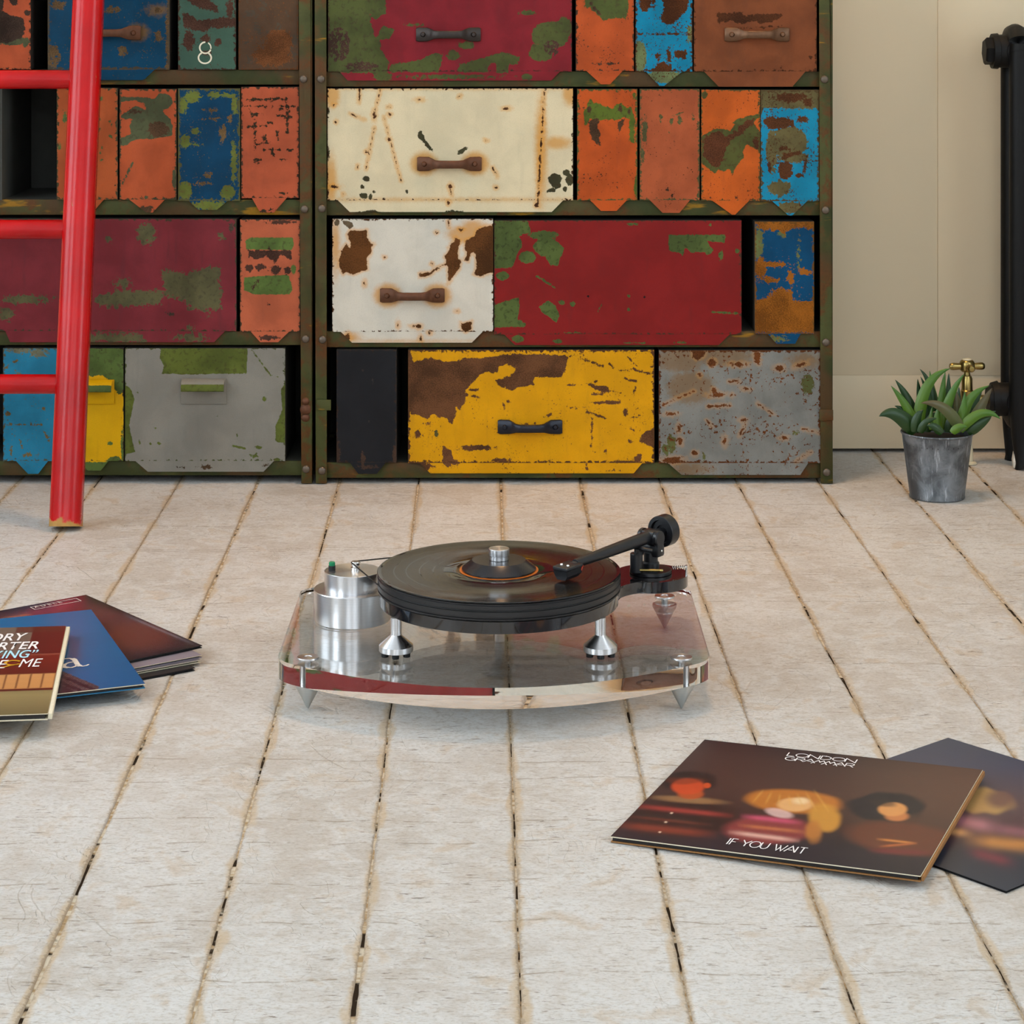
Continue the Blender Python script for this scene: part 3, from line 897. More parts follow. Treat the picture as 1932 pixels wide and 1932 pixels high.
drawer(cab_R, 1435, 1545.5, 169.5, 380, (1457, 1522.5, 406.6, 1487.6, 1494.6), paint('sky_blue_b', (18, 132, 166), (98, 88, 52), (80, 46, 24), seed=9, speck=0.35, wear=8, fray=(0.6, 0.5, 0.3), wearc=(84, 66, 40)),
       m1=[4, p((1340, 600), (1740, 600), (1740, 735), (1340, 735)), e(1540, 960, 120, 110), e(1420, 1010, 40, 160), e(1470, 1270, 80, 50), e(1560, 1060, 110, 40), e(1540, 1400, 90, 40)],
       m2=[4, e(1540, 660, 110, 30), e(1660, 690, 30, 30), p((1365, 810), (1400, 790), (1500, 790), (1560, 810), (1570, 850), (1480, 870), (1420, 880), (1370, 850)), e(1625, 805, 40, 25), e(1510, 1150, 50, 65), e(1500, 1000, 40, 15), e(1540, 1045, 70, 18, -15), e(1635, 1120, 12, 50), e(1610, 1185, 30, 12), e(1400, 1120, 14, 40)],
       label='narrow light blue drawer scrubbed to olive and rust')
# third row
drawer(cab_R, 627, 930.5, 413, 626, (642.6, 911, 646.5, 664, 890), paint('cream_white_b', (216, 208, 192), (100, 84, 62), (88, 52, 22), seed=10, fray=(0.2, 0.22, 0.2), wear=3, **CREAM),
       m2=[5, p((330, 180), (345, 155), (370, 150), (400, 160), (455, 150), (460, 200), (480, 240), (505, 240), (480, 270), (485, 295), (455, 340), (460, 410), (420, 420), (370, 440), (320, 425), (300, 440), (280, 400), (275, 340), (290, 290), (320, 240), (345, 270), (350, 240), (335, 210)),
           p((1030, 200), (1065, 215), (1055, 260), (1045, 330), (1070, 350), (1060, 400), (1020, 450), (990, 500), (985, 430), (980, 385), (945, 380), (970, 370), (965, 320), (990, 290), (1000, 260), (985, 265), (1030, 220)),
           p((1290, 120), (1220, 130), (1170, 150), (1160, 190), (1100, 220), (1095, 280), (1110, 300), (1090, 350), (1115, 355), (1130, 310), (1160, 290), (1165, 330), (1170, 400), (1150, 440), (1190, 455), (1260, 430), (1290, 430)),
           p((795, 435), (830, 430), (870, 425), (900, 400), (940, 385), (930, 405), (900, 415), (870, 445), (830, 455), (800, 455)), p((1065, 755), (1080, 765), (1140, 745), (1135, 800), (1100, 815), (1075, 800)), p((1050, 140), (1095, 145), (1070, 160)),
           l(985, 90, 993, 130, 10), e(793, 780, 18, 14), e(760, 775, 12, 6), e(658, 768, 6, 11), e(440, 498, 9, 13), e(1042, 680, 9, 7), e(880, 372, 8, 8), e(908, 168, 8, 7), e(570, 328, 7, 6), e(805, 862, 10, 16), e(330, 850, 20, 25), e(865, 820, 12, 8)],
       m1=[5, p((290, 90), (355, 95), (370, 130), (345, 145), (310, 115)), e(260, 105, 18, 20)],
       m3=[5, e(592, 578, 92, 80), e(915, 578, 92, 80), e(250, 250, 30, 180), e(1100, 180, 120, 60), e(1150, 130, 80, 40), e(700, 878, 300, 8), e(350, 850, 60, 30)],
       label='shorter cream-white drawer with large rust patches', handle=(778, 557, M_RUSTH))
drawer(cab_R, 932.5, 1399, 416, 631, (951, 1377, 651, 971.6, 1356), paint('deep_red', (132, 28, 26), (78, 92, 44), (20, 16, 14), seed=11, fray=(0.25, 0.1, 0.3), wear=3, var=0.1, wearc=(78, 50, 36)),
       m1=[5, p((1280, 90), (1500, 90), (1520, 150), (1530, 175), (1470, 175), (1450, 200), (1470, 250), (1430, 320), (1400, 400), (1280, 400)), e(1605, 185, 95, 30), e(1630, 265, 90, 60), p((1620, 330), (1650, 380), (1700, 385), (1740, 270), (1700, 230), (1640, 300)), e(1500, 330, 55, 40), e(1340, 450, 40, 30), p((1280, 640), (1440, 590), (1450, 640), (1440, 730), (1490, 760), (1480, 785), (1400, 780), (1280, 790)), p((1575, 650), (1640, 610), (1690, 650), (1710, 720), (1690, 755), (1650, 725), (1590, 680)), l(1560, 450, 1680, 525, 14), e(1725, 625, 20, 15), e(1795, 632, 15, 15), e(1440, 860, 40, 25), e(1700, 875, 35, 14),
           6, p((720, 190), (1110, 190), (1100, 245), (980, 230), (1025, 300), (980, 330), (960, 305), (870, 310), (840, 270), (815, 330), (790, 310), (730, 300), (720, 250)), l(1020, 712, 1185, 720, 14), e(1075, 330, 15, 35), e(1185, 300, 15, 15), e(75, 655, 18, 18), e(450, 605, 12, 10), e(450, 695, 10, 12), e(480, 118, 40, 8), e(1000, 122, 14, 10), l(240, 720, 270, 655, 6), l(420, 920, 560, 920, 10), e(800, 915, 40, 8), l(20, 850, 130, 850, 8)],
       m2=[6, e(178, 605, 9, 9), e(558, 610, 9, 9)], label='wide deep red drawer with green patches and no handle')
drawer(cab_R, 1424, 1536, 418, 630, (1448, 1511, 648.5, 1465, 1500), paint('blue_rust', (1, 66, 102), (96, 104, 60), (134, 78, 20), seed=12, fray=(0.7, 0.6, 0.3), wear=6, speck=0.05, wearc=(110, 72, 28)),
       m2=[6, p((1290, 640), (1420, 600), (1550, 570), (1560, 640), (1715, 630), (1715, 850), (1290, 850)), e(1345, 410, 40, 70), e(1420, 390, 90, 18), p((1290, 90), (1715, 90), (1700, 150), (1560, 140), (1500, 190), (1480, 160), (1350, 160)), e(1640, 440, 50, 20), e(1545, 470, 20, 50), e(1400, 495, 70, 18), e(1480, 580, 70, 30)],
       m1=[6, e(1330, 250, 30, 110), e(1490, 180, 30, 25), e(1600, 330, 8, 60), e(1420, 660, 80, 40), e(1450, 890, 60, 20)], label='narrow blue drawer rusted orange along its lower half')
# bottom row
drawer(cab_R, 635, 748, 660, 873, (660, 728, 894, 676, 711), paint('black_sheet', (30, 30, 33), (60, 54, 50), (66, 48, 38), seed=13, wear=4, speck=0.0),
       m2=[5, e(640, 1620, 16, 60), e(265, 1620, 16, 80), e(430, 1640, 16, 50), e(450, 1690, 60, 10)], m1=[5, l(490, 1120, 497, 1170, 4), e(428, 1063, 4, 4), e(470, 1395, 4, 4)], label='narrow black drawer at the bottom left corner')
drawer(cab_R, 770, 1234.5, 660, 874, (792, 1212, 893, 812, 1195.5), paint('yellow_chipped', (222, 156, 4), (86, 80, 40), (94, 60, 36), seed=14, fray=(0.3, 0.34, 0.3), wear=9, var=0.08, speck=0.08),
       m2=[5, p((715, 925), (735, 935), (760, 1010), (830, 990), (870, 985), (1000, 1015), (1100, 985), (1200, 985), (1320, 970), (1400, 960), (1600, 960), (1790, 970), (1760, 1000), (1750, 1060), (1730, 1110), (1640, 1110), (1550, 1110), (1540, 1160), (1450, 1175), (1400, 1195), (1320, 1170), (1290, 1130), (1330, 1120), (1390, 1100), (1430, 1050), (1370, 1030), (1320, 1040), (1300, 1080), (1210, 1080), (1180, 1110), (1130, 1160), (1100, 1200), (1100, 1260), (1060, 1330), (1040, 1300), (1030, 1370), (1010, 1420), (960, 1370), (910, 1370), (880, 1350), (850, 1390), (800, 1360), (745, 1350), (715, 1300)),
           e(1170, 1570, 110, 18), p((950, 1560), (1000, 1580), (1020, 1640), (1070, 1675), (950, 1675)), e(1380, 1268, 15, 14), e(1345, 1300, 10, 20), e(1480, 1418, 25, 10), e(1545, 1412, 14, 9), e(785, 1480, 20, 25), l(1390, 1660, 1390, 1680, 12), e(850, 1412, 22, 10), l(1120, 1190, 1180, 1195, 10), l(1110, 1225, 1180, 1240, 12), l(1610, 1370, 1660, 1350, 14), e(800, 1690, 90, 26), e(1000, 1690, 40, 8), e(1330, 1650, 60, 12),
           6, l(130, 1025, 280, 1080, 12), l(430, 995, 520, 1090, 6), l(385, 1110, 480, 1098, 8), l(480, 1098, 600, 1130, 14), p((155, 1190), (220, 1200), (300, 1210), (330, 1250), (280, 1255), (220, 1230)), l(330, 1245, 395, 1260, 8), l(215, 1325, 300, 1322, 14), l(300, 1322, 385, 1320, 24), l(210, 1265, 280, 1265, 16), e(430, 1385, 18, 22), l(170, 1385, 300, 1430, 11), l(180, 1400, 210, 1440, 8), l(205, 1430, 198, 1620, 11), l(320, 1060, 350, 1085, 14), e(490, 1240, 9, 30, 20), l(430, 1160, 500, 1180, 11), l(470, 1425, 520, 1410, 12), e(228, 1178, 16, 9), l(35, 1205, 130, 1200, 7), l(60, 1360, 190, 1355, 7), e(400, 1470, 10, 8), e(465, 1498, 18, 7, 30), e(300, 1652, 9, 16), e(460, 1585, 16, 8), e(220, 1655, 8, 9), p((640, 1490), (560, 1520), (535, 1540), (525, 1590), (560, 1600), (600, 1620), (640, 1620)), p((470, 1690), (545, 1665), (540, 1700), (500, 1720)), l(640, 980, 640, 1700, 26), e(350, 1778, 40, 6), e(165, 1760, 10, 22), e(430, 1722, 80, 8)],
       m1=[5, e(830, 1330, 60, 22), e(910, 1480, 12, 24)], label='wide chipped yellow drawer with black handle', handle=(1000, 805, M_BLUEH))
drawer(cab_R, 1243, 1548, 661, 874, (1260, 1525, 896, 1286, 1510), paint('grey_rust', (128, 127, 121), (92, 96, 52), (98, 54, 24), c3=(128, 92, 44), seed=15, speck=0.32, speck_scale=150, wear=8, stain3=0.6, fray=(0.5, 0.35, 0.6), halo=0.25),
       m2=[6, p((880, 975), (970, 975), (960, 1010), (910, 1030), (880, 1010)), p((1300, 980), (1340, 985), (1335, 1070), (1300, 1050)), e(1015, 1055, 25, 25), e(1190, 1065, 45, 15), e(1470, 1090, 30, 20), e(1610, 1070, 35, 12, -20), l(1130, 1180, 1190, 1178, 14), e(1045, 1270, 45, 16), l(990, 1345, 1130, 1340, 16), l(690, 1335, 890, 1245, 8), e(1028, 1240, 15, 15), e(735, 1400, 30, 12), l(980, 1440, 1010, 1485, 6), e(1225, 1442, 20, 12), l(1200, 1545, 1235, 1470, 9), e(790, 1500, 12, 22), e(1100, 1580, 14, 25), e(895, 1665, 18, 18), l(1580, 1720, 1680, 1655, 7), l(1630, 1500, 1730, 1525, 8), e(1500, 1560, 20, 12), e(800, 1585, 16, 22), l(1320, 1330, 1430, 1400, 6), e(750, 1710, 60, 22), e(1240, 1230, 18, 9), e(1150, 1270, 10, 8), e(930, 1135, 12, 12)],
       m1=[6, e(740, 1600, 30, 60), e(700, 1640, 26, 40), e(1660, 1200, 40, 70), e(1580, 1530, 20, 12), e(960, 1690, 8, 30)],
       m3=[6, e(800, 1040, 150, 80), e(870, 1220, 160, 110), e(1100, 1020, 200, 60), e(850, 1770, 160, 40), e(1640, 1040, 120, 50)], label='grey drawer freckled with rust at the bottom right')

# ------------------------------------------------------------------ left cabinet, top row
drawer(cab_L, -57, 58, -80, 131, None, paint('orange_c', (186, 84, 46), (78, 80, 50), (62, 46, 36), seed=21, fray=(0.3, 0.3, 0.3), wear=4),
       m2=[1, p((-150, 40), (10, 60), (60, 90), (130, 100), (150, 170), (130, 220), (60, 250), (-150, 260)), e(80, 10, 26, 24), e(160, 75, 18, 18), p((-180, -240), (30, -240), (20, 60), (-180, 90))], m1=[1, e(150, 250, 20, 30), e(80, 240, 110, 25)], label='orange drawer beyond the ladder with a dark bare patch')
drawer(cab_L, 90, 320, -80, 131.6, (116, 292, 151, 138, 271), paint('dark_blue_a', (2, 60, 88), (90, 84, 52), (92, 70, 44), c3=(120, 86, 34), seed=22, speck=0.12, wear=10, stain3=0.8, fray=(0.6, 0.6, 0.5), m2split=0.3, wearc=(76, 66, 52)),
       m2=[1, e(340, 30, 45, 24), e(925, 60, 20, 15), e(930, 215, 20, 30), e(310, 330, 40, 70), e(660, 60, 40, 20), e(720, 300, 26, 30), e(990, 200, 14, 220)], m3=[1, e(808, 190, 64, 48), e(930, 60, 60, 30)], label='dark blue drawer partly behind the ladder rail', handle=(205, 62, M_RUSTH))
d8 = drawer(cab_L, 336, 445, -80, 131.6, None, paint('sea_green', (64, 92, 76), (74, 88, 60), (74, 48, 36), seed=23, speck=0.12, wear=6, fray=(0.4, 0.45, 0.3)),
       m2=[1, p((1075, 70), (1130, 90), (1160, 120), (1250, 110), (1300, 100), (1400, 110), (1400, 150), (1290, 170), (1250, 160), (1200, 190), (1100, 170), (1075, 140)), p((1090, -20), (1200, -20), (1280, 40), (1290, 75), (1220, 60), (1130, 30)), e(1110, 240, 34, 60), e(1205, 225, 30, 22), e(1285, 250, 20, 25), e(1215, 310, 26, 16), e(1350, 50, 20, 60), e(1300, -120, 60, 40), e(1120, -160, 40, 60)],
       label='sea-green drawer marked with a white 8')
drawer(cab_L, 450, 563, -80, 131.6, None, paint('bare_rust', (84, 60, 40), (74, 62, 48), (104, 62, 32), seed=24, speck=0.35, wear=5, fray=(0.6, 0.9, 0.3), broad=0.12), m2=[1, e(1640, 250, 80, 80), e(1600, 330, 110, 60)], label='rusty brown unpainted drawer next to the corner post')
# second row (first slot is open)
part('divider', box_me(cx(-1), cx(3), YC + 0.004, 4.2, cz(378), cz(166)), M_IN, cab_L)
drawer(cab_L, 107, 222, 166, 377, (128, 196, 395, 148, 180), paint('orange_d', (174, 84, 42), (84, 98, 50), (64, 44, 30), seed=25, wear=7, wearc=(70, 66, 44)),
       m1=[1, e(590, 580, 18, 14), e(575, 740, 10, 60), e(380, 690, 12, 40), l(600, 860, 580, 920, 10), e(650, 720, 6, 14), e(650, 800, 8, 12), e(350, 860, 10, 18), e(595, 945, 8, 8)], label='narrow orange drawer crossed by the ladder rail')
drawer(cab_L, 225.6, 333, 168, 377, (244, 311, 401, 276, 288), paint('orange_e', (182, 84, 46), (80, 84, 56), (78, 56, 38), seed=26, wear=7, fray=(0.22, 0.5, 0.3), wearc=(70, 64, 44)),
       m1=[1, p((695, 570), (800, 570), (860, 575), (910, 580), (940, 545), (1000, 560), (1020, 600), (990, 640), (960, 640), (960, 660), (1000, 700), (1015, 740), (1010, 800), (900, 815), (800, 820), (740, 855), (700, 855), (710, 810), (770, 790), (760, 740), (780, 700), (720, 700), (710, 680), (800, 620), (840, 640), (860, 650), (850, 610), (800, 590), (695, 600)), l(780, 955, 720, 1080, 12), e(860, 1160, 14, 8), e(1025, 1050, 12, 60)],
       m2=[1, e(930, 760, 60, 46), e(790, 655, 40, 14), e(860, 1230, 40, 20)], label='narrow orange drawer with grey-green torn patch')
drawer(cab_L, 336, 453, 167, 379, (356, 430, 396, 374, 409), paint('dark_blue_b', (2, 58, 88), (98, 106, 42), (104, 80, 50), c3=(104, 84, 70), seed=27, speck=0.1, wear=10, fray=(0.6, 0.6, 0.6), wearc=(92, 88, 52)),
       m1=[1, e(1130, 570, 50, 36), e(1080, 620, 22, 50), e(1270, 560, 40, 20), e(1380, 620, 18, 60), e(1090, 830, 28, 40), e(1090, 1120, 40, 50), e(1340, 1130, 40, 40), e(1150, 770, 25, 18), e(1375, 950, 16, 120), e(1230, 1210, 110, 26), e(1340, 560, 40, 14), e(1140, 850, 30, 8)],
       m2=[1, e(1310, 790, 20, 46), e(1180, 1080, 40, 10), e(1230, 650, 40, 10), e(1350, 700, 14, 26), e(1220, 1030, 20, 20), e(1250, 700, 30, 8)], label='narrow dark blue drawer with olive smudges')
drawer(cab_L, 455, 564, 164, 374, (475, 541, 401, 491, 517), paint('orange_f', (178, 84, 52), (80, 66, 44), (50, 40, 26), seed=28, wear=6, fray=(0.3, 0.5, 0.3), wearc=(70, 50, 36)),
       m2=[1, l(1460, 585, 1690, 580, 14), l(1430, 625, 1740, 625, 4), l(1470, 640, 1480, 690, 12), l(1490, 670, 1570, 675, 10), l(1500, 700, 1500, 870, 7), l(1460, 745, 1560, 740, 11), l(1630, 680, 1720, 685, 11), l(1680, 600, 1690, 780, 13), l(1650, 640, 1700, 650, 14), l(1510, 850, 1580, 840, 11), l(1540, 880, 1640, 880, 10), l(1690, 880, 1720, 880, 8), e(1515, 940, 20, 16), e(1555, 810, 12, 20), l(1630, 770, 1635, 820, 8), l(1580, 720, 1600, 720, 7), l(1600, 900, 1610, 915, 14), l(1640, 1135, 1690, 1135, 7), e(1555, 630, 8, 8), l(1650, 940, 1690, 935, 6), e(1570, 1240, 60, 8)],
       label='narrow orange drawer scratched with black lines', step=2.4)
# third row
drawer(cab_L, -12, 446, 413, 625, (10, 425, 645.5, 19, 404), paint('dull_crimson', (122, 42, 48), (88, 84, 54), (70, 56, 46), seed=29, wear=5, fray=(1.0, 0.4, 0.3), var=0.14, grime=0.45, wearc=(70, 62, 44)),
       m1=[2, e(860, 125, 55, 60), p((950, 340), (1090, 360), (1200, 330), (1300, 320), (1290, 380), (1300, 480), (1300, 570), (1130, 580), (1080, 520), (980, 500), (960, 420)), p((560, 500), (700, 460), (960, 460), (950, 540), (700, 560), (560, 545)), e(150, 515, 140, 25), e(30, 600, 50, 35), e(1300, 145, 18, 18), e(720, 420, 50, 26), p((510, 715), (820, 715), (860, 765), (510, 765)), e(1120, 740, 90, 22), e(640, 160, 14, 14), e(1120, 680, 20, 16), e(640, 560, 10, 10), e(1220, 600, 20, 12)],
       m2=[2, e(1000, 600, 30, 10), e(1360, 90, 14, 26)], label='wide dull crimson drawer behind the ladder')
drawer(cab_L, 453, 566, 414, 626, (473, 545.6, 645.5, 491, 525), paint('salmon_orange', (184, 94, 62), (86, 106, 48), (68, 44, 34), seed=30, wear=5, fray=(0.18, 0.4, 0.3), wearc=(76, 60, 42)),
       m1=[2, p((1440, 170), (1470, 150), (1720, 150), (1730, 190), (1715, 225), (1600, 225), (1450, 220)), p((1435, 385), (1550, 375), (1700, 370), (1720, 460), (1700, 485), (1500, 485), (1435, 460)), e(1725, 335, 15, 30)],
       m2=[2, p((1460, 225), (1715, 225), (1710, 280), (1650, 250), (1620, 300), (1570, 260), (1500, 280), (1465, 260)), e(1465, 330, 25, 22), e(1530, 325, 30, 20), e(1620, 340, 35, 25), e(1690, 340, 20, 25), l(1480, 450, 1520, 400, 16), e(1580, 345, 7, 7), e(1580, 540, 8, 8), e(1650, 60, 70, 12), e(1580, 211, 7, 7), e(1580, 740, 60, 14)], label='narrow salmon-orange drawer with two green blocks')
# bottom row
drawer(cab_L, 6, 116, 657, 870, (30, 91, 894, 53, 72), paint('sky_blue_c', (36, 122, 154), (104, 104, 84), (98, 82, 50), seed=31, speck=0.12, wear=5, fray=(0.7, 0.5, 0.3), wearc=(90, 84, 62)),
       m2=[2, l(30, 920, 105, 870, 8), e(50, 1185, 14, 14), l(30, 1250, 250, 1250, 6), l(265, 1300, 285, 1345, 11), l(70, 1380, 65, 1450, 9), e(165, 1430, 32, 8), l(120, 1340, 130, 1390, 7), e(260, 1155, 14, 8)], m1=[2, e(120, 815, 70, 16), e(230, 830, 50, 24), e(105, 950, 16, 12)], label='light blue drawer at the foot of the ladder')
M_YEL = paint('yellow_green', (220, 166, 6), (80, 98, 46), (70, 60, 40), seed=32, fray=(0.3, 0.4, 0.3), wear=3, var=0.07)
drawer(cab_L, 120, 233, 657, 870, (148, 205, 888, 166, 190), M_YEL,
       m1=[2, p((350, 790), (740, 790), (740, 1060), (690, 1070), (660, 1000), (600, 960), (350, 980)), e(645, 1362, 20, 10), p((600, 1480), (650, 1440), (700, 1440), (740, 1480)), e(718, 1380, 8, 100), p((350, 1470), (660, 1470), (660, 1530), (350, 1530))], label='yellow drawer with green top beside the ladder foot', holder=(140, 216, 716, 762, M_YEL))
M_GRY = paint('grey_green', (138, 133, 122), (88, 97, 38), (70, 52, 34), seed=33, fray=(0.16, 0.4, 0.3), wear=3, var=0.08, grime=0.15, wearc=(80, 84, 46))
drawer(cab_L, 236, 538, 657, 870, (255, 517, 890, 279, 497), M_GRY,
       m1=[2, p((945, 800), (1455, 800), (1450, 950), (1100, 955), (950, 950), (965, 905), (940, 860)), p((725, 1010), (770, 1040), (790, 1100), (760, 1250), (780, 1360), (795, 1410), (725, 1430)), p((1685, 990), (1650, 1050), (1660, 1160), (1620, 1260), (1620, 1350), (1685, 1360)), l(1480, 810, 1590, 960, 8), l(1590, 955, 1640, 972, 5), l(1370, 1375, 1440, 1390, 13), e(1520, 1383, 20, 11), e(1555, 1100, 12, 14), l(1470, 1430, 1520, 1440, 10), e(935, 1360, 13, 9), e(810, 1060, 7, 7), e(912, 1270, 8, 6), l(1490, 1450, 1510, 1415, 9), e(1280, 1200, 7, 4), e(820, 1355, 6, 14), e(1630, 1455, 20, 10), e(1395, 1315, 4, 14), e(760, 1500, 50, 18), e(885, 1362, 7, 7)],
       m2=[2, e(1210, 1500, 40, 10), e(1060, 1500, 20, 6), e(1560, 1490, 20, 6)], label='wide grey drawer with olive band and card holder', holder=(342, 427.5, 714, 762, M_GRY))

# the painted figure on the sea-green drawer
M_CHALK = plain('cream_stencil_paint', (222, 214, 188), 0.7, var=0.1, scale=300)
def ring_strip(cxp, cyp, rx, ry, w, a0, a1, n=40):
    out = []
    for k in range(n + 1):
        a = math.radians(a0 + (a1 - a0) * k / n)
        out.append(((cxp + (rx - w) * math.cos(a)), (cyp + (ry - w) * math.sin(a)), (cxp + (rx + w) * math.cos(a)), (cyp + (ry + w) * math.sin(a))))
    return out
bm = bmesh.new()
for spec in ((387.6, 90, 10.5, 10.5, 1.5, 20, 420 - 150), (387.6, 90, 10.5, 10.5, 1.2, 300, 372), (386.7, 109, 12, 10.5, 1.5, -60, 240)):
    rows = ring_strip(*spec)
    vs = [[bm.verts.new((cx(a), YC - 0.0013, cz(b))), bm.verts.new((cx(c), YC - 0.0013, cz(d)))] for a, b, c, d in rows]
    for A, B in zip(vs[:-1], vs[1:]):
        bm.faces.new((A[0], A[1], B[1], B[0]))
o8 = link('painted_figure', bm_mesh(bm), M_CHALK, d8)
o8.location = -(Vector(cab_L.location) + d8.location)

# ================================================================== RED LADDER
def ladder_material(worn=True):
    g = G('glossy_red_enamel')
    P = g.coord()
    n = g.noise(P, 60, 5, 0.6, 0.2)
    nf = g.noise(g.scale(P, (90, 90, 30)), 1.0, 5, 0.65)
    big = g.noise(P, 7, 3, 0.5)
    col = g.mix(g.step(big, 0.35, 0.65), lin((168, 6, 10)), lin((196, 10, 14)))
    chips = g.math('MULTIPLY', g.step(nf, 0.70, 0.72), 1.0)
    col = g.mix(g.math('MULTIPLY', chips, 0.75), col, lin((150, 96, 52)))
    sep = g.node('ShaderNodeSeparateXYZ'); g.put(sep.inputs[0], P)
    foot = g.step(g.math('ADD', sep.outputs[2], g.math('MULTIPLY', g.math('SUBTRACT', n, 0.5), 0.055)), 0.014, 0.006)
    foot = foot if worn else 0.0
    col = g.mix(foot, col, g.mix(n, lin((150, 104, 50)), lin((204, 160, 86))))
    g.bump(g.math('ADD', g.noise(P, 420, 3, 0.5), g.math('MULTIPLY', n, 0.6)), 0.22, 0.0006)
    return g.set(color=col, rough=g.math('ADD', 0.24, g.math('MULTIPLY', foot, 0.5)), spec=0.36)
M_RED = ladder_material()
M_RUNG = ladder_material(False)
LX, LY0, LEAN = ground(118, 1005)[0], ground(118, 1004)[1] + 0.02, 0.233
ladder = empty('ladder', (LX - 0.19, LY0, 0), 'glossy red wooden ladder leaning in front of the left cabinet', 'ladder')

def rail_me(length, hw=0.0252, hd=0.034):
    """rounded-rectangle pole: flat sides, half-round front"""
    bm = bmesh.new()
    sec = []
    n = 10
    for k in range(n + 1):
        a = math.pi + math.pi * k / n
        sec.append((hw * math.cos(a) * (1.0 if abs(math.cos(a)) < 0.98 else 1.0), -0.006 + 0.75 * hw * math.sin(a)))
    sec += [(hw, 0.012), (hw - 0.004, 0.017), (-hw + 0.004, 0.017), (-hw, 0.012)]
    N = 60
    rings = []
    for i in range(N + 1):
        t = i / N
        s = 1.0 - 0.02 * t
        rings.append([bm.verts.new((x * s, y * s, length * t)) for x, y in sec])
    for A, B in zip(rings[:-1], rings[1:]):
        for k in range(len(sec)):
            bm.faces.new((A[k], A[(k + 1) % len(sec)], B[(k + 1) % len(sec)], B[k]))
    bm.faces.new(rings[0][::-1]); bm.faces.new(rings[-1])
    return bm_mesh(bm, ang=50)

L_ANG = math.atan(LEAN)
RAILM = rail_me(2.62 / math.cos(L_ANG))
def lad(name, me, x, y, z, rx):
    o = part(name, me, M_RED if name == 'rail' else M_RUNG, ladder, (x, y, z))
    o.rotation_euler = (rx, 0, 0)
    return o
LW = 0.40
for x in (LX, LX - LW):
    lad('rail', RAILM, x, LY0, 0.0045, -L_ANG)
bm = bmesh.new()
prof = [(0, 0), (0.015, 0), (0.0158, 0.02), (0.0158, LW - 0.02), (0.015, LW), (0, LW)]
add_lathe(bm, prof, 0, 0, 0, n=20, mat=Matrix.Rotation(math.pi / 2, 4, 'Y'))
RUNG = bm_mesh(bm, ang=40)
for k in range(10):
    z = 0.2214 + 0.2435 * k
    lad('rung', RUNG, LX - LW, LY0 + LEAN * z + 0.002, z, -L_ANG)

# ================================================================== RECORD SLEEVES
def rgb_attr(me, cols):
    a = me.attributes.new('art', 'FLOAT_COLOR', 'POINT')
    c = np.concatenate([cols, np.ones((len(cols), 1))], 1).astype(np.float32)
    a.data.foreach_set('color', c.ravel())

def art_material(name, rough=0.32, coat=0.25, grain=0.10):
    g = G(name)
    c = g.attr('art', 'Color')
    n = g.noise(g.scale(g.coord(), (1, 1, 1)), 900, 3, 0.6)
    n2 = g.noise(g.scale(g.coord(), (10, 60, 1)), 1.0, 4, 0.6)
    k = g.math('ADD', g.math('MULTIPLY', n, grain), g.math('MULTIPLY', n2, grain * 1.6))
    col = g.mix(k, c, (0.02, 0.015, 0.015, 1))
    g.bump(g.noise(g.coord(), 35, 3), 0.05, 0.0008)
    return g.set(color=col, rough=rough, spec=0.28, coat=coat * 0.4, coat_rough=0.2)
M_ART = art_material('printed_sleeve_card')
M_SHRINK = art_material('shrink_wrapped_sleeve', 0.18, 0.8)
M_CARD = plain('cream_card_edge', (226, 214, 186), 0.8, var=0.12, scale=300)
M_BLACKCARD = plain('black_card', (22, 20, 22), 0.5, var=0.2)
M_GOLDCARD = plain('tan_card_edge', (150, 104, 56), 0.7, var=0.25, scale=200)
M_BLUECARD = plain('blue_card', (38, 110, 150), 0.5, var=0.15)
M_LILAC = plain('lilac_card', (150, 138, 150), 0.5, var=0.2)
M_WHITEINK = plain('white_ink', (244, 238, 236), 0.5, var=0.02)
M_PALEBLUE = plain('pale_blue_ink', (176, 224, 238), 0.5, var=0.02)
M_CREAMINK = plain('cream_ink', (232, 222, 212), 0.5, var=0.02)
M_YELINK = plain('mustard_ink', (206, 150, 20), 0.5, var=0.05)

